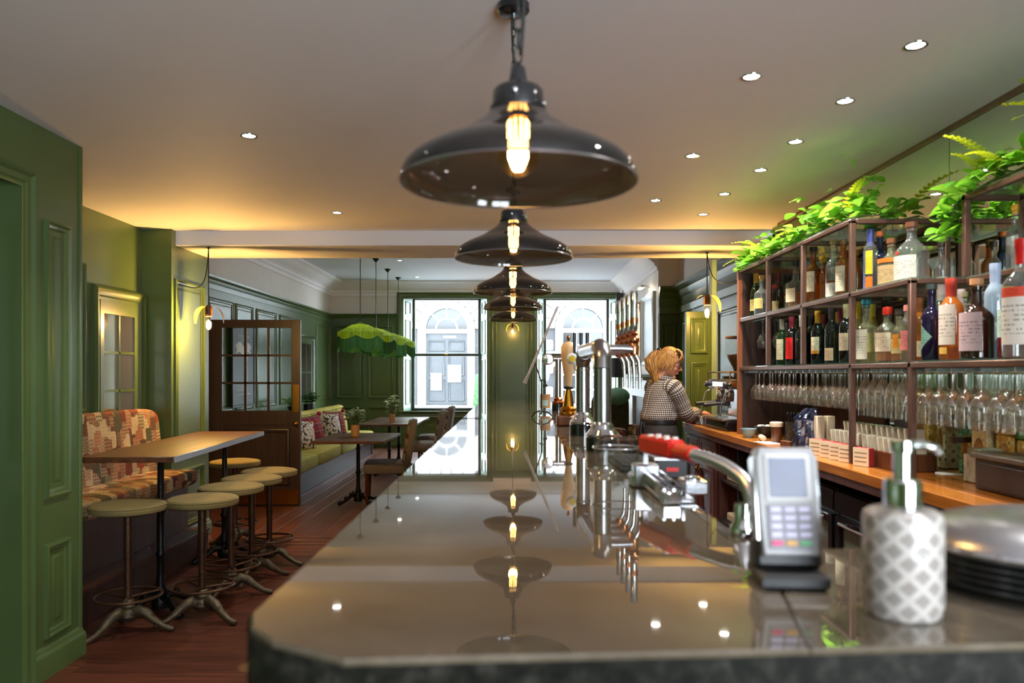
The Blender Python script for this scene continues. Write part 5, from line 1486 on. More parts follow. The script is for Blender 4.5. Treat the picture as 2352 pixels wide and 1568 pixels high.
def band(name, z0, z1, c, a=(LDIR-.8, LDIR+.8)):
    def f(t, r, hb, sh, rn, H): part(name, MB().lathe([(r*1.018,hb*z0),(r*1.018,hb*z1)], 12, closed_top=False, a0=a[0], a1=a[1]), labm(c), t)
    return f
CRM = (226,208,172)
# upper shelf
U = 'bottles on the upper shelf'
bottle(1737,1.70,S2,'champ',G_GREEN,'foil',(206,160,60),(214,190,120),'green sparkling bottle with gold foil at the far end of the upper shelf',y=None,group=U)
bottle(1750,1.66,S2,'squat',G_CLEAR,'cork',(200,150,60),(216,190,110),'squat clear bottle with dark liquid and cream label beside the gold foil bottle',liquid=(G_BROWN,.55),group=U)
bottle(1787,1.76,S2,'spirit',G_BROWN,'foil',(120,20,18),(214,184,130),'dark bottle with red cap and red neck band on the upper shelf',lo=.1,hi=.45,extra=band('red_band',1.0,1.16,(150,30,24)),group=U)
bottle(1809,1.94,S2,'wine',G_PALE,'foil',(34,30,30),(200,170,110),'tall pale green bottle with black cap behind the square whisky',group=U)
bottle(1827,1.74,S2,'square',G_CLEAR,'cork',(30,28,28),CRM,'square clear bottle half full of amber with cream label and black stopper',liquid=(G_ORANGE,.7),sc=1.05,group=U)
bottle(1868,1.73,S2,'spirit',G_AMBER,'cork',(40,34,32),CRM,'amber whisky with large cream label next to the second upright',lo=.40,hi=.88,sc=1.12,group=U)
bottle(1889,1.92,S2,'spirit',G_CLEAR,'cork',(228,160,30),(226,210,150),'clear bottle with orange yellow stopper at the back of the upper shelf',sc=1.12,group=U)
bottle(1893,1.76,S2,'slim',G_AMBER,'cap',(210,170,60),None,'slim amber bottle without label between two cream labels',sc=.85,group=U)
bottle(1915,1.74,S2,'spirit',G_CLEAR,'cork',(176,140,84),(228,220,206),'clear whisky bottle with low white and violet label on the upper shelf',liquid=(G_AMBER,.6),lo=.12,hi=.45,sc=1.1,group=U)
bottle(1937,1.72,S2,'spirit',G_AMBER,'cork',(140,104,60),(222,206,172),'whisky with tall pale label just left of the third upright',lo=.2,hi=.85,sc=1.0,group=U)
bottle(1944,1.88,S2,'wine',G_ORANGE,'foil',(150,22,34),(120,150,40),'orange bottle with red cap and green label behind the third upright',lo=.1,hi=.5,group=U)
bottle(1966,1.86,S2,'slim',G_ORANGE,'cap',(220,140,40),(150,190,50),'slim orange bottle with lime green label right of the third upright',sc=.9,group=U)
def disc(t, r, hb, sh, rn, H):
    mb = MB(); mb.lathe([(r*1.02,hb*.42),(r*1.02,hb*.98)], 12, closed_top=False, a0=LDIR-.1, a1=LDIR+.95)
    part('yellow_panel', mb, labm((244,200,30)), t)
    part('orange_panel', MB().lathe([(r*1.02,hb*.05),(r*1.02,hb*.36)], 12, closed_top=False, a0=LDIR-.1, a1=LDIR+.95), labm((240,120,20)), t)
    part('blue_band', MB().lathe([(r*1.02,hb*.05),(r*1.02,hb*.98)], 8, closed_top=False, a0=LDIR-1.1, a1=LDIR-.15), labm((96,104,150)), t)
bottle(1999,1.72,S2,'tall',G_CLEAR,'foil',(70,76,140),None,'tall clear bottle with blue cap and yellow and orange panels',extra=disc,sc=.95,group=U)
bottle(2021,1.80,S2,'spirit',G_NAVY,'cork',(236,120,60),None,'navy bottle with orange stopper beside the blue capped bottle',sc=1.0,group=U)
bottle(2048,1.74,S2,'jug',G_PALE,'cork',(120,74,40),(190,160,110),'round bottle with orange neck band and floral label on the upper shelf',extra=band('orange_band',1.1,1.28,(240,120,20)),sc=.9,lo=.15,hi=.85,group=U)
bottle(2094,1.73,S2,'jug',G_CLEAR,'cork',(110,64,40),(206,196,176),'large clear bottle with grey floral label at the corner of the upper shelf',extra=band('red_seal',1.0,1.1,(220,40,24),(LDIR-.5,LDIR-.2)),sc=1.06,lo=.1,hi=.82,group=U)
bottle(2150,1.98,S2,'small',G_CLEAR,'cork',(60,40,34),None,'small stoppered bottle with amber rest near the mirror on the upper shelf',liquid=(G_ORANGE,.3),sc=.95,y=3.62,group=U)
for k, (yy, c, l, s_) in enumerate(((3.04,(236,170,30),'clear bottle with yellow stopper behind the raised frame',.85),(2.93,(176,140,84),'clear bottle with cork stopper behind the raised frame',.85),(2.80,(190,24,36),'clear bottle with long red seal behind the raised frame',.92))):
    bottle(0,1.95,S2,'spirit',G_CLEAR,'cork' if k < 2 else 'foil',c,None,l,y=yy,sc=s_,group=U)
# lower shelf
Lw = 'bottles on the lower shelf'
wl_ = [(1784,G_DARK,(30,30,30),None,'plain dark wine bottle, leftmost on the lower shelf'),(1797,G_GREEN,(210,200,190),CRM,'wine bottle with pale capsule and cream label at far left'),
       (1808,G_GREEN,(150,120,150),(210,188,140),'wine bottle standing far back behind the cream labelled one'),(1819,G_DARK,(150,40,60),(226,18,16),'wine bottle with tall bright red label'),
       (1832,G_DARK,(60,60,60),(224,196,166),'wine bottle with narrow cream label right of the red one'),(1842,G_DARK,(210,200,190),None,'dark wine bottle hidden by the second upright')]
WX = {1784:1.80,1797:1.72,1808:1.88,1819:1.70,1832:1.80,1842:1.72}
for px, g, c, lb, l in wl_: bottle(px, WX[px], S1, 'wine', g, 'foil', c, lb, l, lo=.2, hi=.8 if lb != (210,188,140) else .5, sc=.98, group=Lw)
wl2 = [(1863,1.80,(54,50,52),None,'unlabelled black wine bottle right of the second upright'),(1879,1.72,(214,150,40),(226,206,172),'red wine with cream and orange label and gold capsule'),
       (1893,1.86,(120,40,50),None,'red wine with maroon capsule behind the gold capsuled one'),(1911,1.72,(40,36,40),(206,176,140),'red wine with small low kraft label'),
       (1923,1.86,(210,140,50),None,'red wine with copper capsule in the back of the second bay'),(1932,1.80,(140,44,60),None,'red wine with rose capsule beside the low kraft label'),(1945,1.70,(190,170,130),(216,196,164),'red wine with pale label touching the third upright')]
for px, x, c, lb, l in wl2: bottle(px, x, S1, 'wine', G_DARK, 'foil', c, lb, l, lo=.35 if px != 1911 else .1, hi=.72 if px != 1911 else .4, sc=1.0, extra=band('orange_strip',.32,.42,(230,140,40)) if px == 1879 else None, group=Lw)
bottle(1972,1.78,S1,'tall',G_YELLOW,'foil',(228,186,30),None,'tall yellow bottle just right of the third upright',sc=1.0,group=Lw)
bottle(1990,1.70,S1,'square',G_PALE,'cork',(60,150,170),(224,216,190),'square pale bottle with turquoise stopper and tall label',sc=1.08,lo=.1,hi=.85,group=Lw)
bottle(2004,1.78,S1,'slim',G_YELLOW,'foil',(226,196,60),(240,226,160),'slim pale yellow bottle behind the turquoise stopper',sc=.95,group=Lw)
bottle(2039,1.71,S1,'squat',G_PALE,'cap',(226,40,24),(230,206,172),'round shouldered bottle with bright red cap and round peach label',liquid=(G_ORANGE,.45),lo=.35,hi=.85,sc=1.05,group=Lw)
bottle(2066,1.70,S1,'small',G_PALE,'cork',(60,50,44),(220,190,130),'small bottle with orange flower label left of the fourth upright',extra=band('flower_print',.5,1.0,(240,150,30),(LDIR-.35,LDIR+.5)),liquid=(G_ORANGE,.3),sc=1.0,group=Lw)
bottle(2083,1.68,S1,'tall',G_PALE,'cap',(210,120,110),(220,120,110),'bottle with pink label half hidden by the fourth upright',sc=.75,group=Lw)
bottle(2111,1.76,S1,'spirit',G_ORANGE,'foil',(150,80,40),(222,190,160),'orange liqueur with low cream label right of the fourth upright',lo=.12,hi=.45,sc=1.0,group=Lw)
def tri(t, r, hb, sh, rn, H):
    vs = []; n = 8
    for k in range(n+1):
        a = LDIR-.75+1.35*k/n; s = (1-k/n)*.33
        vs += [(r*1.02*math.cos(a), r*1.02*math.sin(a), hb*(.55-s)), (r*1.02*math.cos(a), r*1.02*math.sin(a), hb*(.55+s))]
    part('triangle_label', MB()._add(vs, [(2*i,2*i+2,2*i+3,2*i+1) for i in range(n)]), labm((120,160,140)), t)
bottle(2140,1.69,S1,'spirit',G_PURPLE,'cork',(60,70,66),None,'deep purple bottle with teal triangle label',extra=tri,sc=1.02,group=Lw)
bottle(2164,1.84,S1,'champ',G_CLEAR,'foil',(226,190,190),None,'clear sparkling bottle with pale pink foil behind the purple bottle',sc=1.18,group=Lw)
bottle(2185,1.70,S1,'spirit',G_ORANGE,'foil',(214,70,50),(230,214,196),'orange bottle with red capsule and big white label',lo=.3,hi=.95,extra=band('gold_plate',.12,.25,(230,180,80),(LDIR-.6,LDIR+.2)),sc=1.15,group=Lw)
bottle(2206,1.82,S1,'spirit',G_CLEAR,'foil',(224,206,200),(226,220,214),'clear bottle with pale pink cap behind the big white label',sc=1.05,group=Lw)
bottle(2217,1.79,S1,'slim',G_CLEAR,'cork',(140,130,90),(230,210,206),'slim bottle with red and white label next to the dark brown one',extra=band('red_stripe',.45,1.0,(214,60,36),(LDIR-.2,LDIR+.5)),sc=.8,group=Lw)
bottle(2243,1.68,S1,'squat',G_BROWN,'cork',(214,150,100),(206,176,176),'dark brown bottle with cork and pinkish grey label',lo=.2,hi=1.0,sc=1.12,group=Lw)
bottle(2262,1.84,S1,'spirit',G_NAVY,'cap',(40,40,60),None,'navy bottle behind the dark brown cork bottle',sc=.95,group=Lw)
bottle(2286,1.78,S1,'tall',G_BLUE,'foil',(176,190,214),(190,206,214),'tall frosted pale blue bottle on the lower shelf',lo=.3,hi=.5,sc=1.12,group=Lw)
bottle(2318,1.72,S1,'small',G_RED,'cork',(206,170,50),(190,214,190),'red bottle with yellow stopper and pale green label',lo=.55,hi=1.1,sc=1.1,group=Lw)
bottle(2349,1.64,S1,'big',G_CLEAR,'foil',(206,30,26),(224,212,196),'very large clear vodka style bottle with red cap at the right edge',lo=.18,hi=.80,extra=band('red_title',.86,1.0,(220,70,40)),sc=.95,group=Lw)
# ------------------------------------------------------------------ hanging glasses
def gprof(k=1.0, bowl=.036, stem=.085, bh=.105):
    return [(.0,.0),(.010,-.001),(.032*k,-.002),(.033*k,-.004),(.012,-.008),(.0042,-.016),(.0036,-stem+.01),(.006,-stem),(.018,-stem-.010),(bowl*.86,-stem-.032),(bowl,-stem-.058),(bowl*.95,-stem-.082),(bowl*.80,-stem-bh)]
STEM_GLASS = glass('stemware_glass', (.96,.95,.93), .03, (.85,.76,.60), .02, .12, .9)
GL_A = mesh('wine_glass', MB().lathe(gprof(), 16, closed_top=False), STEM_GLASS)
GL_B = mesh('wine_glass', MB().lathe(gprof(1.05,.041,.080,.135), 16, closed_top=False), STEM_GLASS)
GL_C = mesh('beer_glass', MB().lathe([(.0,0),(.034,0),(.036,-.004),(.010,-.012),(.008,-.035),(.014,-.045),(.030,-.075),(.037,-.12),(.034,-.16),(.036,-.21)], 16, closed_top=False), STEM_GLASS)
ORD = ['nearest','first','second','third','fourth','fifth','sixth','seventh','eighth','ninth','tenth','eleventh','twelfth','thirteenth','fourteenth','fifteenth','sixteenth','seventeenth','eighteenth','nineteenth','twentieth','twenty first','twenty second','twenty third','twenty fourth','twenty fifth','twenty sixth','twenty seventh','twenty eighth','twenty ninth','thirtieth']
for c in range(4):
    x = 1.675+.105*c
    for k in range(46):
        y = 1.25+.0935*k+.0468
        if y > 5.5 or y < 2.05: continue
        big = y < 3.3
        me = GL_B if big else GL_A
        nm = 'wine_glass'
        if 3.30 < y < 3.75 and c == 0: me = GL_C; nm = 'beer_glass'
        o = link(nm, me); o.location = (x+rng.uniform(-.006,.006), y, S1-.0395); o.rotation_euler = (0,0,rng.uniform(0,6))
        ROW = ('front','second','third','back')[c]
        n_ = 43-k if not big else k
        if nm == 'beer_glass': tag(o, 'stemmed beer glass hanging just left of the fourth upright, %s counted from it' % ORD[k-20], 'glass', 'beer glasses hanging under the lower shelf')
        elif big: tag(o, 'large hanging wine glass, %s row, %s to the right of the fourth upright' % (ROW, ORD[max(0,21-k)]), 'glass', 'large wine glasses hanging in the rack')
        else: tag(o, 'hanging wine glass, %s row, %s counted from the dark wooden end panel' % (ROW, ORD[46-k]), 'glass', 'wine glasses hanging in the rack')
for k in range(2):
    o = link('wine_glass', GL_A); o.location = (1.70+.06*k, 5.33-.14*k, S2-.030); tag(o, 'wine glass hanging alone in the first bay above the dark wood, %s' % ('left one','right one')[k], 'glass', 'glasses hanging in the first bay')
mb = MB(); mb.box(1.65,5.05,S2-.034,1.67,5.5,S2-.0285).box(1.79,5.05,S2-.034,1.81,5.5,S2-.0285)
part('glass_rail', mb, STEEL, su, smooth=False)
# ================================================================== GREENERY ON THE SHELVES
IVY = [leafmesh('leaf', .062, .046, LEAF, .25, .35), leafmesh('leaf', .046, .034, LEAF, .35, .4), leafmesh('leaf', .088, .060, LEAF, .2, .4)]
FM_Y = frond_mesh('frond', .30, .045, FERN)
def garland(label, path, n, spread=.07, up=.10, ferns=0, hang=0.0):
    t = thing('leaf_garland', label, 'garland', tuple(path[0]), 0, 'leafy garlands on top of the shelving')
    o0 = Vector(path[0]); pts = catmull([Vector(p)-o0 for p in path], 8)
    part('vine', MB().tube(pts, .005, 6), STEM, t)
    for k in range(n):
        q = rng.random()*(len(pts)-1); i = min(len(pts)-2, int(q)); p = pts[i].lerp(pts[i+1], q-i)
        p = p+Vector((rng.uniform(-spread,spread)*.9, rng.uniform(-.03,.03), abs(rng.gauss(0,up))*.55+.004-hang*rng.random()))
        a = rng.uniform(0, 2*PI)
        d = Vector((math.cos(a)-.35, math.sin(a)*.8-.35, rng.uniform(-.15,.9)))
        o = link('leaf', IVY[rng.choice((0,0,1,2))], t); lorient(o, p, d, rng.uniform(-.7,.7), rng.uniform(.7,1.25))
    for k in range(ferns):
        i = rng.randrange(len(pts)); o = link('frond', FM_Y, t); a = rng.uniform(PI*.6, PI*1.9)
        lorient(o, pts[i]+Vector((0,0,.03)), (math.cos(a)*.8, math.sin(a)*.9, rng.uniform(.15,.9)), 0, rng.uniform(.7,1.1))
    return t
z = S3+.012
garland('bright ivy trailing over the far end of the shelf top and hanging down its corner', [(1.66,5.60,z-.03),(1.66,5.3,z+.01),(1.67,4.95,z+.02),(1.68,4.6,z+.02)], 190, .06, .09, 2)
garland('leafy garland with broad leaves on the shelf top beside the third upright', [(1.68,4.55,z+.02),(1.70,4.25,z+.03),(1.72,3.95,z+.03),(1.76,3.76,z+.01)], 190, .08, .13, 3)
garland('leaf sprig spilling from the high frame corner down to the shelf below it', [(1.86,3.05,2.21),(1.84,3.22,2.19),(1.83,3.28,2.10),(1.83,3.30,2.03)], 70, .05, .05, 0, .02)
garland('yellow green fern and ivy garland lying along the high frame at right', [(1.86,3.10,2.215),(1.865,2.7,2.225),(1.855,2.3,2.225),(1.85,1.9,2.225)], 170, .05, .08, 16)
garland('small ivy bunch at the back of the shelf top close to the mirror', [(1.97,3.80,z+.01),(1.95,4.0,z+.02),(1.97,4.3,z+.02)], 50, .04, .08, 1)
# ================================================================== THINGS ON THE WORKTOP
WT = WZ+.0008
em = thing('espresso_machine', 'chrome espresso machine with two handles at the far end of the worktop', 'coffee machine', (1.60,5.80,WT))
part('drip_base', MB().box(-.02,0,0,.44,.66,.075,.01), BLACK_GLOSS, em)
part('drip_tray', MB().box(-.045,.02,.075,.16,.64,.09,.004), STEEL, em)
part('back_body', MB().box(.17,.0,.075,.44,.66,.34,.02), STEEL, em)
part('top_body', MB().box(.0,.0,.31,.44,.66,.385,.02), CHROME, em)
part('cup_rail', MB().tube([(.01,.01,.44),(.01,.65,.44),(.43,.65,.44),(.43,.01,.44),(.01,.01,.44)], .007, 8).tube([(.01,.01,.38),(.01,.01,.44)], .006, 6).tube([(.01,.65,.38),(.01,.65,.44)], .006, 6).tube([(.01,.33,.38),(.01,.33,.44)], .006, 6), CHROME, em)
for k in range(2):
    y = .20+.26*k
    g = part('group_head', MB().lathe([(.030,.0),(.034,.03),(.034,.07),(.028,.09)], 18, (.06,y,.215)), CHROME, em)
    part('portafilter', MB().tube([(.06,y,.205),(-.03,y,.200),(-.14,y-.01,.188)], [.026,.012,.016], 12), BLACK, g)
    part('spout', MB().tube([(.06,y-.015,.19),(.06,y-.02,.165)], .007, 8).tube([(.06,y+.015,.19),(.06,y+.02,.165)], .007, 8), CHROME, g)
for k, y in enumerate((.04,.62)):
    part('steam_wand', MB().tube([(.03,y,.31),(-.02,y,.28),(-.05,y,.18),(-.055,y,.11)], .006, 8), CHROME, em)
    mb = MB(); mb.M = Matrix.Translation((-.002,y,.345)) @ Matrix.Rotation(-PI/2, 4, 'Y'); mb.lathe([(.022,0),(.024,.02),(.018,.03),(0,.03)], 14, closed_top=False)
    part('steam_knob', mb, BLACK, em)
cg = thing('coffee_grinder', 'coffee grinder with clear bean hopper half full, behind the espresso machine', 'coffee grinder', (1.975,6.82,WT))
cg.scale = (1.15,1.15,1.15)
part('grinder_body', MB().box(-.07,-.09,0,.09,.09,.30,.02), STEEL, cg)
part('grinder_neck', MB().lathe([(.05,.30),(.055,.33),(.045,.36),(.04,.385)], 18), BLACK_GLOSS, cg)
part('dosing_fork', MB().box(-.13,-.03,.325,-.06,.03,.355,.006), BLACK, cg)
part('hopper', MB().lathe([(.042,.385),(.055,.42),(.095,.50),(.105,.53),(.105,.64)], 24, closed_top=False), GLASS, cg)
part('coffee_beans', MB().lathe([(.0,.388),(.039,.388),(.052,.422),(.088,.495),(.090,.515),(.0,.525)], 20, closed_top=False), mat('coffee_beans', (56,26,14), .45, var=.5, scale=90, bump=.6, bscale=90), cg)
part('hopper_lid', MB().lathe([(.108,.64),(.108,.655),(.0,.66)], 24, closed_top=False), mat('brown_lid', (60,36,28), .4), cg)
part('chute_glass', MB().lathe([(.030,.0),(.034,.05),(.018,.12),(.02,.17)], 16, (-.16,-.10,0), closed_top=False), GLASS, cg)
def bowlprof(r, h, t=.004): return [(0,0),(r*.45,0),(r*.48,.004),(r*.85,h*.45),(r,h),(r-t,h),(r*.8,h*.45),(r*.4,.01),(0,.01)]
solo('tea_cup', MB().lathe(bowlprof(.055,.06), 28, closed_top=False), mat('sky_blue_ceramic', (140,174,184), .25), 'pale blue bowl shaped cup at the front of the worktop', 'cup', None, (1.585,5.27,WT))
bb = thing('sugar_bowl', 'dark grey bowl filled with sugar sachets behind the blue cup', 'bowl', (1.71,5.30,WT))
part('bowl', MB().lathe(bowlprof(.075,.075), 28, closed_top=False), mat('slate_ceramic', (48,56,58), .35), bb)
for k in range(7): part('sachet', MB().ball((.04*math.cos(k*2.4),.04*math.sin(k*2.4),.072), .022, .016, .012, 7, 5), PAPER, bb)
mb = MB(); mb.M = Matrix.Rotation(PI/2, 4, 'Y'); mb.lathe([(.012,-.06),(.018,-.058),(.018,.058),(.012,.06)], 16, (-.018,0,0))
solo('napkin_roll', mb, CREAM, 'cream paper roll lying next to the wooden jar', 'roll', None, (1.60,5.03,WT), R(80))
wj = thing('wooden_jar', 'wooden jar with a pale lid behind the white paper', 'jar', (1.635,4.86,WT))
part('jar_body', MB().lathe([(.030,0),(.032,.003),(.030,.07),(.036,.10)], 20), LEG_WOOD, wj); part('jar_lid', MB().lathe([(.040,.10),(.041,.104),(.041,.125),(.036,.13),(0,.131)], 20, closed_top=False), CREAM, wj)
wc_ = thing('wire_canister', 'dark mesh canister with spoons between the wooden jar and blue bag', 'canister', (1.72,4.80,WT))
part('canister', MB().lathe([(.048,0),(.050,.003),(.050,.135),(.047,.135),(.046,.01),(0,.01)], 22, closed_top=False), mat('dark_mesh_metal', (60,54,44), .5, .5, var=.6, scale=70, bump=.5, bscale=90), wc_)
for k in range(4): part('spoon', MB().tube([(.015*k-.02,0,.02),(.02*k-.03,.01,.17)], .003, 6).ball((.02*k-.03,.01,.178), .010, .004, .014, 8, 5), BLACK, wc_)
solo('paper_sheet', MB().box(-.05,-.09,0,.05,.09,.004,.001), PAPER, 'white paper slip lying flat on the worktop', 'paper', None, (1.572,4.83,WT), R(8))
solo('wooden_block', MB().box(-.02,-.05,0,.02,.05,.042,.003), LEG_WOOD, 'small wooden block standing between the paper slip and the blue bag', 'block', None, (1.578,4.50,WT), R(10))
bgt = thing('cup_bag', 'crumpled dark blue plastic bag around a stack of checked cups', 'bag', (1.625,4.33,WT))
part('cup_stack', MB().lathe([(.050,.0),(.052,.02),(.058,.16),(.06,.17)], 22), mat('checked_cup_paper', (150,146,150), .6, var=.5, scale=50), bgt)
def crum(u, v):
    a = 2*PI*u; zz_ = .015+.225*v; r = .066-.012*v+.010*math.sin(5*a+9*v)+.008*math.sin(9*a-14*v)
    if v > .8: r *= 1-(v-.8)*2.6
    return (r*math.cos(a)+.05*max(0,v-.75), r*math.sin(a)-.10*max(0,v-.7), zz_)
part('bag_film', MB().surf(crum, 40, 18, cu=True), glass('blue_bag_film', (.30,.36,.55), .45, (.035,.045,.09), .12, .06), bgt)
# tea trays and boxes
for k in range(5):
    y = 4.02-.115*k if k < 4 else 3.50
    y = (4.13,4.00,3.89,3.785,3.63)[k]
    t = thing('tea_box', '%s small cream box with red side in front of the tea sachets' % ('far left','second from the left','middle','second from the right','rightmost')[k], 'box', (1.596+.004*k,y,WT), R(24), 'cream boxes in front of the tea trays')
    part('box_body', MB().box(0,-.045,0,.036,.045,.085,.002), mat('red_box_side', (150,40,40), .5) if k == 0 else bpy.data.materials['red_box_side'], t)
    part('box_face', MB().box(-.002,-.044,.001,.0,.044,.084), CREAM, t)
    mb = MB()
    for j in range(3): mb.box(-.0028,-.034,.02+.02*j,-.002,.034,.024+.02*j)
    part('box_print', mb, INK, t)
tr = thing('tea_tray', 'dark wooden tray holding two rows of tea sachets', 'tray', (1.68,3.42,WT))
part('tray_base', MB().box(0,0,0,.16,.78,.05,.003), DARK_WOOD, tr); part('tray_rail', MB().box(-.008,0,.0,.0,.78,.075,.002).box(.16,0,0,.168,.78,.075,.002).box(0,-.008,0,.16,0,.075,.002), LEG_WOOD, tr)
SAC = mat('tea_sachet_paper', (220,206,182), .6, var=.12, scale=20)
SACO = mat('tea_sachet_orange', (226,140,80), .6)
for row in range(2):
    for k in range(14):
        y = 3.45+.053*k; lean = R(-14+rng.uniform(-5,5))
        t = thing('tea_sachet', 'paper tea sachet in the %s row of the wooden tray, %s from the camera end' % (('front','back')[row], ORD[k+1]), 'sachet', (1.715+.075*row,y,WT+.052), 0, ('tea sachets in the front row','tea sachets in the back row')[row])
        mb = MB(); mb.M = Matrix.Rotation(lean, 4, 'X'); mb.box(-.030,-.006,0,.034,.006,.085+.045*row,.003); part('sachet_body', mb, SAC, t)
        mb = MB(); mb.M = Matrix.Rotation(lean, 4, 'X'); mb.box(-.0306,-.0065,.004,.0346,.0065,.024,.002); part('sachet_band', mb, SACO if row == 0 else mat('grey_band', (150,140,124), .6) if k == 0 else bpy.data.materials['grey_band'] if row else SACO, t)
for k in range(2):
    t = thing('sachet_carton', 'tall cream carton with red foot at the far end of the tea tray, %s one' % ('front','rear')[k], 'carton', (1.66+.055*k,4.245,WT), 0, 'cartons with red foot')
    part('carton_body', MB().box(-.022,-.022,.06,.022,.022,.20,.003), CREAM, t); part('carton_foot', MB().box(-.0222,-.0222,0,.0222,.0222,.06,.002), RED, t)
# tins and boxes near the mirror
def tin(x, y, w, d, h, m, label, lid=None, name='tea_tin'):
    t = thing(name, label, 'tin', (x,y,WT))
    part('tin_body', MB().box(-d/2,-w/2,0,d/2,w/2,h,.006), m, t)
    part('tin_lid', MB().box(-d/2-.003,-w/2-.003,h,d/2+.003,w/2+.003,h+.03,.006), lid or m, t)
    mb = MB(); mb.ring((0,0,0), .5, .05, 24, 6); 
    mb2 = MB(); mb2.M = Matrix.Translation((-d/2-.001,0,h*.5)) @ Matrix.Rotation(-PI/2, 4, 'Y') @ Matrix.Diagonal((h*.34,w*.30,.02,1)); mb2.lathe([(.0,0),(1,0),(1,.1),(.8,.12),(.0,.1)], 24, closed_top=False)
    part('tin_medallion', mb2, mat('brown_medallion', (150,104,52), .4, var=.5, scale=30) if 'brown_medallion' not in bpy.data.materials else bpy.data.materials['brown_medallion'], t)
    return t
tin(1.96,3.78,.07,.06,.20,TIN_CREAM,'slim cream ornamented tin left of the large gold tin')
tin(1.95,3.66,.115,.09,.25,TIN_GOLD,'large gold tin with an oval medallion behind the fourth upright')
tin(1.97,3.54,.06,.08,.22,TIN_CREAM,'narrow pale tin right of the large gold tin',capm((30,40,40)))
tin(1.98,3.35,.13,.08,.20,TIN_GREEN,'dark green ornamented tin behind the grey ledger box')
tin(1.93,3.17,.11,.09,.20,TIN_CREAM,'kraft coloured tin with printed panel above the dark till box')
tin(1.95,3.04,.11,.09,.19,TIN_GOLD,'plain gold tin second from right above the till box')
tin(1.94,2.90,.10,.09,.18,TIN_GOLD,'gold tin with green lid at the right edge',capm((60,110,40)))
lb = thing('label_cards', 'white pointed label card clipped in front of the green tin', 'card', (1.86,3.30,WT))
part('card_post', MB().box(-.012,-.012,0,.012,.012,.17,.002), DARK_WOOD, lb)
part('card_face', MB().prism([(-.05,0),(.05,0),(.05,.06),(.03,.10),(-.03,.10),(-.05,.06)], 0, .003), PAPER, lb)
lb.children[1].matrix_local = Matrix.Translation((-.016,0,.15)) @ Matrix.Rotation(PI/2, 4, 'Z') @ Matrix.Rotation(PI/2, 4, 'X')
solo('ledger_box', MB().box(-.06,-.055,0,.06,.055,.11,.004).box(-.05,-.045,.11,.05,.045,.135,.004), mat('grey_patterned_card', (150,146,126), .6, var=.4, scale=40), 'grey patterned card box next to the dark till box', 'box', None, (1.86,3.08,WT))
tl = thing('till_box', 'dark brown till drawer box on the worktop at the right edge', 'till', (1.715,2.0,WT))
part('till_body', MB().box(.012,0,0,.33,.93,.115,.004), mat('dark_till_metal', (52,40,40), .4), tl); part('till_lid', MB().box(0,-.01,.115,.34,.945,.135,.004), mat('till_lid_metal', (110,100,90), .35, .3), tl)
part('till_drawer', MB().box(.004,.03,.012,.0125,.90,.10,.002), mat('dark_till_front', (44,34,34), .4), tl)
# things by the woman
solo('red_cloth', MB().box(-.05,-.07,0,.05,.07,.02,.009), mat('orange_red_cloth', (220,70,30), .8), 'orange red cloth folded on the worktop by the woman', 'cloth', None, (1.575,6.86,WT), R(20))
for k in range(3):
    solo('saucer', MB().lathe([(0,0),(.04,0),(.045,.003),(.068,.012),(.066,.014),(.04,.007),(0,.006)], 28, closed_top=False), WHITE, 'white saucer, %s of the stack by the coffee machine' % ('bottom','middle','top')[k], 'saucer', 'white saucers beside the coffee machine', (1.60,6.84,WT+.0065*k))
solo('knock_box', MB().box(-.04,-.09,0,.05,.09,.075,.008), STEEL, 'steel knock box left of the coffee machine', 'box', None, (1.595,6.60,WT))
# ================================================================== THE WOMAN BEHIND THE BAR
SKIN = mat('fair_skin', (214, 150, 118), .5, var=.06, scale=12)
HAIR = None
def m_hair():
    m, nt, N, L, b = newmat('blonde_hair')
    v = objcoord(nt, (60, 60, 9))
    f = noise(nt, v, 1.6, 4)
    L.new(ramp(nt, f, [(.3,lin((128,78,34))),(.5,lin((196,140,72))),(.72,lin((232,190,118)))]), b.inputs['Base Color'])
    b.inputs['Roughness'].default_value = .45; bumpn(nt, b, f, .5, .006)
    return m
HAIR = m_hair()
DENIM = mat('black_trouser_cloth', (30, 29, 33), .85, bump=.1)
APRON = mat('black_brown_apron', (46, 40, 38), .8, var=.15, bump=.15, bscale=90)
wo = thing('person', 'blonde woman in a gingham shirt and black apron working at the coffee machine', 'person', (1.24,6.70,0))
th = R(20); fv = Vector((math.cos(th), math.sin(th), 0)); rv = Vector((math.sin(th), -math.cos(th), 0)); uv_ = Vector((0,0,1))
O = Vector((1.24,6.70,0))
def B(f, r, z): return fv*f+rv*r+uv_*z
shR, shL = B(.055,.170,1.350), B(.055,-.170,1.350)
elR, wrR = Vector((1.472,6.615,1.125))-O, Vector((1.620,6.84,1.128))-O
elL, wrL = Vector((1.365,7.01,1.12))-O, Vector((1.515,6.955,1.095))-O
J = {'pel':B(0,0,.95),'sp':B(.01,0,1.10),'ch':B(.045,0,1.26),'nb':B(.066,0,1.385),'nk':B(.085,0,1.455),
     'sR':shR,'sL':shL,'eR':elR,'eL':elL,'wR':wrR,'wL':wrL,
     'hR':B(0,.09,.88),'hL':B(0,-.09,.88),'kR':B(.02,.10,.48),'kL':B(.03,-.10,.48),'aR':B(-.02,.10,.09),'aL':B(-.01,-.10,.09),'tR':B(.13,.11,.035),'tL':B(.14,-.11,.035)}
RAD = {'pel':.135,'sp':.115,'ch':.125,'nb':.062,'nk':.052,'sR':.062,'sL':.062,'eR':.042,'eL':.042,'wR':.027,'wL':.027,'hR':.085,'hL':.085,'kR':.055,'kL':.055,'aR':.038,'aL':.038,'tR':.03,'tL':.03}
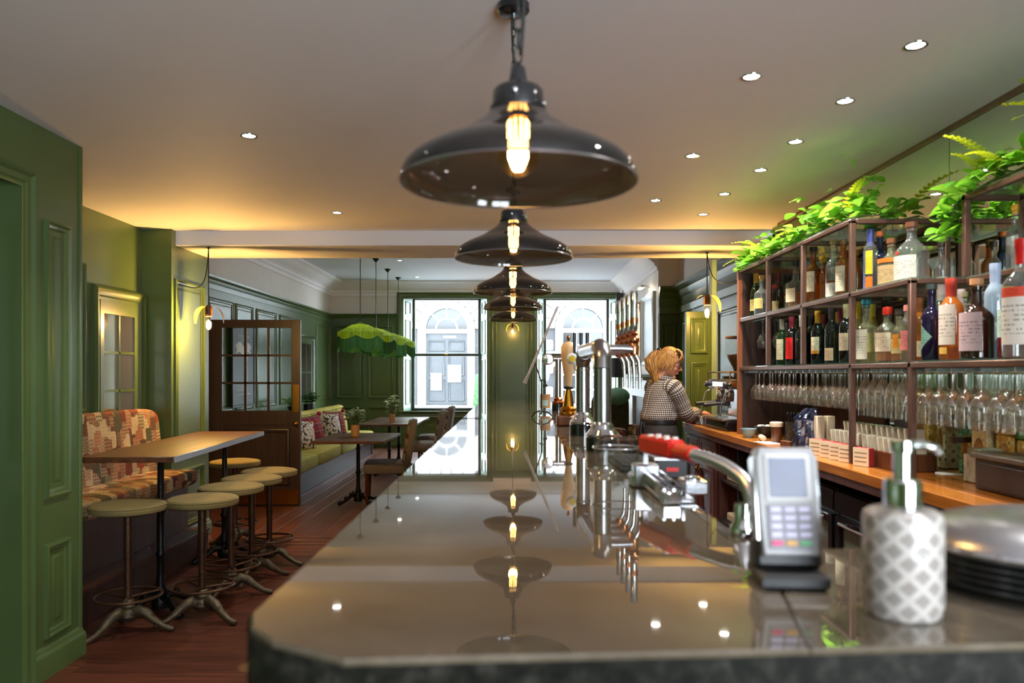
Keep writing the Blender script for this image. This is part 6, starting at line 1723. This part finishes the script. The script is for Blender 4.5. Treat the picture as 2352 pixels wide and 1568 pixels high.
ED = [('pel','sp'),('sp','ch'),('ch','nb'),('nb','nk'),('ch','sR'),('sR','eR'),('eR','wR'),('ch','sL'),('sL','eL'),('eL','wL'),('pel','hR'),('hR','kR'),('kR','aR'),('aR','tR'),('pel','hL'),('hL','kL'),('kL','aL'),('aL','tL')]
def skinned(name, joints, rads, edges, root, levels=2):
    keys = list(joints); idx = {k:i for i, k in enumerate(keys)}
    me = bpy.data.meshes.new(name); me.from_pydata([tuple(joints[k]) for k in keys], [(idx[a],idx[b]) for a, b in edges], []); me.update()
    o = bpy.data.objects.new(name, me); C.objects.link(o)
    sk = o.modifiers.new('skin', 'SKIN')
    for k in keys:
        v = me.skin_vertices[0].data[idx[k]]; r = rads[k]; v.radius = (r, r); v.use_root = (k == root)
    ss = o.modifiers.new('sub', 'SUBSURF'); ss.levels = levels; ss.render_levels = levels
    dg = bpy.context.evaluated_depsgraph_get(); out = bpy.data.meshes.new_from_object(o.evaluated_get(dg))
    bpy.data.objects.remove(o); bpy.data.meshes.remove(me); return out
def grab(mb, me):
    mb._add([tuple(v.co) for v in me.vertices], [tuple(p.vertices) for p in me.polygons]); bpy.data.meshes.remove(me)
bod = MB()
grab(bod, skinned('body_core', J, RAD, ED, 'pel', 2))
# hands: palm and five separate bent fingers each
def hand(wr, fwd, up, side, curl, mirror=1):
    f = Vector(fwd).normalized(); s = f.cross(Vector(up)).normalized()*mirror; u = s.cross(f).normalized()*mirror
    if u.dot(Vector(up)) < 0: u = -u
    palm = {'w':wr, 'm':wr+f*.045, 'k':wr+f*.085}
    pts = [wr-f*.02, wr+f*.02, wr+f*.06, wr+f*.09]
    mb = MB()
    def pf(a, b):
        t = a; c = wr+f*(-.01+.10*t); wdt = .027+.013*math.sin(PI*min(1,.25+t*.6)); th_ = .017*(1-.25*t)
        an = 2*PI*b; return c+s*(wdt*math.cos(an))+u*(th_*math.sin(an))
    mb.surf(pf, 8, 14, cv=True)
    bod._add(mb.v, mb.f); bod.ball(tuple(wr+f*.088), .02, .02, .014, 10, 6)
    for k, (off, L) in enumerate(((-.031,.060),(-.011,.074),(.010,.080),(.030,.072))):
        p0 = wr+f*.080+s*off; c = curl*(1+.12*k)
        d1 = (f*math.cos(c*.4)-u*math.sin(c*.4)); d2 = (f*math.cos(c)-u*math.sin(c)); d3 = (f*math.cos(c*1.5)-u*math.sin(c*1.5))
        p1 = p0+d1*L*.45; p2 = p1+d2*L*.32; p3 = p2+d3*L*.26
        bod.tube([p0-f*.02,p0,p1,p2,p3], [.0095,.0098,.0088,.0080,.0060], 8)
        bod.ball(tuple(p3), .0062, seg=8, rings=5)
    p0 = wr+f*.022+s*.028; d1 = (f*.6+s*.8-u*.2).normalized(); d2 = (f*.9+s*.35-u*.35).normalized()
    p1 = p0+d1*.040; p2 = p1+d2*.030; p3 = p2+d2*.024
    bod.tube([p0-d1*.02,p0,p1,p2,p3], [.012,.0125,.0105,.0095,.007], 8)
hand(wrR, (.75,.62,.02), (0,0,1), 1, .55, 1)
hand(wrL, (.80,-.42,-.28), (0,0,1), 1, .75, -1)
# head in its own frame: F forward, Rr right (towards the camera), U up, tilted down
ha = R(-10); tilt = R(20)
F = Vector((math.cos(ha)*math.cos(tilt), math.sin(ha)*math.cos(tilt), -math.sin(tilt)))
Rh = Vector((math.sin(ha), -math.cos(ha), 0)); U = Rh.cross(F).normalized()
if U.z < 0: U = -U
HC = Vector((1.333,6.70,1.558))-O
def hp(f, r, u): return HC+F*f+Rh*r+U*u
def headf(u, v):
    a = 2*PI*u; b = -PI/2+PI*v
    x, y, z = math.cos(b)*math.cos(a), math.cos(b)*math.sin(a), math.sin(b)
    f, r, h = x*.094, y*.073, z*.118
    if z < 0:                                        # jaw and chin
        k = -z; r *= 1-.28*k*k*(1 if x > -.2 else .6); f = f*(1-.10*k)+.022*k*(1 if x > 0 else .2)
        if x < 0: f *= 1-.25*k
    if x > .55: f = min(f, .094*.96+.0*z)            # flatter face
    if x > .5 and .05 < z < .32: f -= .006*math.sin(PI*(z-.05)/.27)*max(0,(abs(y)-.1))*3   # eye sockets
    if x > .4 and abs(z-.36) < .12: f += .004        # brow
    return hp(f, r, h)
mb = MB(); mb.surf(headf, 40, 30, cu=True); bod._add(mb.v, mb.f)
bod.tube([hp(-.01,0,-.07), hp(-.035,0,-.13), B(.078,0,1.40)], [.05,.05,.06], 14)
bod.tube([hp(.088,0,.030), hp(.100,0,.008), hp(.116,0,-.020), hp(.094,0,-.030)], [.008,.010,.0135,.009], 10)     # nose
bod.ball(tuple(hp(.100,.009,-.026)), .008, seg=8, rings=6); bod.ball(tuple(hp(.100,-.009,-.026)), .008, seg=8, rings=6)
bod.ball(tuple(hp(.092,0,-.052)), .013, .016, .006, 10, 6); bod.ball(tuple(hp(.089,0,-.063)), .012, .014, .007, 10, 6)
bod.ball(tuple(hp(.080,0,-.096)), .020, .020, .017, 10, 6)                                                       # chin
for s in (-1,1):
    bod.ball(tuple(hp(.060,s*.040,-.028)), .024, .020, .022, 10, 7)                                               # cheek
    mb = MB(); mb.tube([hp(-.008,s*.070,.028), hp(-.018,s*.080,.020), hp(-.018,s*.081,-.004), hp(-.008,s*.074,-.028)], [.010,.013,.012,.008], 8); bod._add(mb.v, mb.f)
me = bpy.data.meshes.new('body'); me.from_pydata(bod.v, [], bod.f); me.update()
tmp = bpy.data.objects.new('body', me); C.objects.link(tmp)
rm_ = tmp.modifiers.new('remesh', 'REMESH'); rm_.mode = 'VOXEL'; rm_.voxel_size = .0048; rm_.use_smooth_shade = True
sm_ = tmp.modifiers.new('smooth', 'SMOOTH'); sm_.factor = .5; sm_.iterations = 2
dgr = bpy.context.evaluated_depsgraph_get(); me2 = bpy.data.meshes.new_from_object(tmp.evaluated_get(dgr))
bpy.data.objects.remove(tmp); bpy.data.meshes.remove(me)
me2.materials.clear(); me2.materials.append(SKIN)
for p in me2.polygons: p.use_smooth = True
body = link('body', me2, wo)
EYEW = mat('eye_white', (236,232,226), .2); EYED = mat('eye_iris', (66,74,80), .15); LIP = mat('soft_red_lips', (176,84,76), .45)
for s in (-1,1):
    e = part('eye', MB().ball(tuple(hp(.079,s*.031,.020)), .0115, seg=10, rings=8), EYEW, body)
    part('iris', MB().ball(tuple(hp(.0885,s*.031,.019)), .0042, seg=8, rings=6), EYED, e)
    part('eyebrow', MB().tube([hp(.088,s*.014,.043), hp(.088,s*.030,.049), hp(.078,s*.046,.043)], [.0035,.004,.0025], 6), mat('brow_hair', (120,80,44), .7), body)
part('lips', MB().ball(tuple(hp(.0985,0,-.0565)), .0065, .017, .0085, 10, 6), LIP, body)
GF = mat('dark_glasses_frame', (34,28,30), .3)
gs = MB()
for s in (-1,1):
    pts = [hp(.105-.012*abs(math.cos(2*PI*k/16))*(1 if math.cos(2*PI*k/16)*s > 0 else .1), s*.033+.024*math.cos(2*PI*k/16), .018+.017*math.sin(2*PI*k/16)) for k in range(17)]
    gs.tube(pts, .0026, 6)
    gs.tube([hp(.092,s*.058,.022), hp(.05,s*.077,.026), hp(-.012,s*.081,.026)], .0024, 6)
gs.tube([hp(.108,-.010,.022), hp(.110,0,.024), hp(.108,.010,.022)], .0022, 6)
part('glasses', gs, GF, wo)
# hair: cap, fringe and ponytail
hb_ = MB()
def hairf(u, v):
    a = 2*PI*u; b = -PI/2+PI*v
    x, y, z = math.cos(b)*math.cos(a), math.cos(b)*math.sin(a), math.sin(b)
    n = 1+.018*math.sin(17*a+5*b)+.012*math.sin(31*a-9*b)
    return hp((x*.107-.012)*n, y*.086*n, (z*.130+.012)*n), x, y, z
nu, nv = 72, 48
g = [[hairf(i/nu, j/nv) for j in range(nv+1)] for i in range(nu)]
def keep(x, y, z):
    if x > .45: return z > .62
    if x > -.05: return z > .40-(.45-x)*1.0*(1 if abs(y) > .3 else .2)
    return z > -.62
vs = []; fs = []
for i in range(nu):
    for j in range(nv+1): vs.append(tuple(g[i][j][0]))
for i in range(nu):
    for j in range(nv):
        i2 = (i+1) % nu
        _, x, y, z = g[i][j]
        if keep(x, y, z): fs.append((i*(nv+1)+j, i2*(nv+1)+j, i2*(nv+1)+j+1, i*(nv+1)+j+1))
hb_._add(vs, fs)
for k in range(26):                                              # fringe locks swept over the brow
    r0 = -.075+.15*k/25; rr = rng.Random(k).uniform if False else rng.uniform
    hb_.tube([hp(.02,r0*.7,.134), hp(.062,r0*.9,.122), hp(.088-.1*abs(r0),r0*1.02,.096), hp(.099-.3*abs(r0),r0*1.06,.066), hp(.097-.45*abs(r0),r0*1.1,.040+rr(-.008,.006))], [.010,.011,.010,.008,.003], 6)
for s in (-1,1):
    for k in range(7): hb_.tube([hp(.03-.012*k,s*.074,.075), hp(.045-.014*k,s*.086,.03), hp(.030-.014*k,s*.086,-.035-rng.uniform(0,.02))], [.010,.009,.003], 6)
ho = part('hair', hb_, HAIR, wo, ang=80)
pt = MB()
root = hp(-.118,0,.070)
for k in range(46):
    a = 2.4*k; q = math.sqrt((k+.5)/46); ox, oy = math.cos(a)*q, math.sin(a)*q
    pts = []
    for t in (0,.15,.35,.6,.85,1.0):
        wv = .010*math.sin(t*9+k)
        w_ = .016+.050*math.sin(PI*min(1,t*.95+.05))**.8
        pts.append(root+Vector((-.055*math.sin(PI*min(1,t*1.3))-.015*t, .0, .02*math.sin(PI*t*1.2)-.30*t*(1+.12*ox)))+Vector((1,0,0))*(ox*w_*.85+wv)+Vector((0,1,0))*(oy*w_*.8+wv*.6))
    pt.tube(pts, [.012,.013,.014,.012,.009,.003], 6)
part('ponytail', pt, HAIR, ho, ang=80)
part('hair_tie', MB().ball(tuple(root+Vector((.004,0,.004))), .024, .026, .024, 10, 7), BLACK, ho)
# shirt
sec = [(1.055,.000,.150,.118),(1.075,.002,.172,.134),(1.11,.006,.182,.142),(1.17,.016,.172,.132),(1.23,.030,.172,.130),(1.29,.042,.180,.128),(1.335,.050,.183,.118),(1.365,.054,.165,.104),(1.392,.060,.115,.088),(1.412,.068,.078,.074),(1.432,.074,.066,.066)]
def loft(sec, wr=.02, seed=0):
    def fn(u, v):
        s = v*(len(sec)-1); j = min(len(sec)-2, int(s)); t = s-j
        z, cf, hw, hd = [sec[j][i]*(1-t)+sec[j+1][i]*t for i in range(4)]
        a = 2*PI*u; w = 1+wr*(math.sin(7*a+z*40+seed)*.5+math.sin(13*a-z*70)*.35+math.sin(3*a+z*22)*.5)*(1-v*.6)
        ca, sa = math.cos(a), math.sin(a)
        return B(cf+hd*w*math.copysign(abs(ca)**.85, ca), hw*w*math.copysign(abs(sa)**.85, sa), z)
    return fn
sh = MB(); sh.surf(loft(sec, .028), 56, 40, cu=True)
CUV = [(min(i, 56-i)/56*1.0, sh.v[i*41+j][2]) for i in range(56) for j in range(41)]
def tube_uv(ctr, seg, rad, v0=0.0):
    acc = v0; out = []
    for k, p in enumerate(ctr):
        if k: acc += (Vector(p)-Vector(ctr[k-1])).length
        out += [(min(i, seg-i)/seg*2*PI*rad, acc) for i in range(seg)]
    return out
def put_uv(o, uv):
    a = o.data.attributes.new('cloth_uv', 'FLOAT_VECTOR', 'POINT')
    a.data.foreach_set('vector', [c for q in uv for c in (q[0], q[1], 0.0)])
for sj, ej, wj_, sg_ in ((shR,elR,wrR,1),(shL,elL,wrL,-1)):
    inner = B(.05,.10*sg_,1.335)
    ctr = catmull([inner, sj+Vector((0,0,-.004)), sj.lerp(ej,.5), ej, ej.lerp(wj_,.45), ej.lerp(wj_,.72)], 7)
    n = len(ctr); rr_ = []
    for k in range(n):
        t = k/(n-1); base = .082*(1-t)+.050*t if t < .95 else .052
        rr_.append(base*(1+.05*math.sin(k*2.1)+.035*math.sin(k*4.7)))
    sh.tube(ctr, rr_, 18); CUV += tube_uv(ctr, 18, .065)
shirt = part('shirt', sh, GINGHAM, wo, ang=80); put_uv(shirt, CUV)
col = MB()
def colf(u, v):
    a = 2*PI*u; return B(.076+(.068+.016*v)*math.cos(a), (.068+.018*v)*math.sin(a), 1.452-.040*v+.012*math.cos(a)*-1)
col.surf(colf, 32, 3, cu=True); put_uv(part('collar', col, GINGHAM, shirt), [(min(i, 32-i)/32*.45, j*.014) for i in range(32) for j in range(4)])
for a_, b_ in ((elR, wrR), (elL, wrL)):
    cc = [a_.lerp(b_,.66), a_.lerp(b_,.80)]
    put_uv(part('cuff', MB().tube(cc, [.053,.050], 18), GINGHAM, shirt), tube_uv(cc, 18, .052))
ap = [(.62,-.005,.205,.165),(.75,-.003,.200,.160),(.88,.0,.195,.155),(.98,.0,.188,.148),(1.05,.0,.168,.136),(1.085,.003,.160,.128)]
apo = part('apron', (lambda m: m)(MB().surf(loft(ap, .022, 2), 56, 24, cu=True)), APRON, wo, ang=80)
part('apron_band', MB().surf(loft([(1.045,.0,.176,.142),(1.065,.001,.178,.144),(1.085,.003,.176,.142)], .01), 48, 2, cu=True), BLACK, apo)
part('apron_string', MB().tube([B(-.145,.02,1.06), B(-.165,.05,1.02), B(-.150,.03,.90)], [.008,.007,.005], 6).tube([B(-.145,-.02,1.06), B(-.168,.0,1.0), B(-.152,-.01,.86)], [.008,.007,.005], 6), BLACK, apo)
tr_ = MB()
for s in (1,-1):
    tr_.tube([B(0,.085*s,.96), B(.005,.095*s,.75), B(.02,.10*s,.48), B(.0,.10*s,.25), B(-.015,.10*s,.10)], [.105,.098,.074,.064,.060], 18)
part('trousers', tr_, DENIM, wo)
for s, a in ((1,'aR'),(-1,'aL')):
    p = J[a]; part('shoe', MB().ball((p.x+fv.x*.055,p.y+fv.y*.055,.047), .062, .05, .046, 14, 8).ball((p.x+fv.x*.115+0,p.y+fv.y*.115,.036), .062, .045, .035, 14, 8), BLACK_GLOSS, wo)
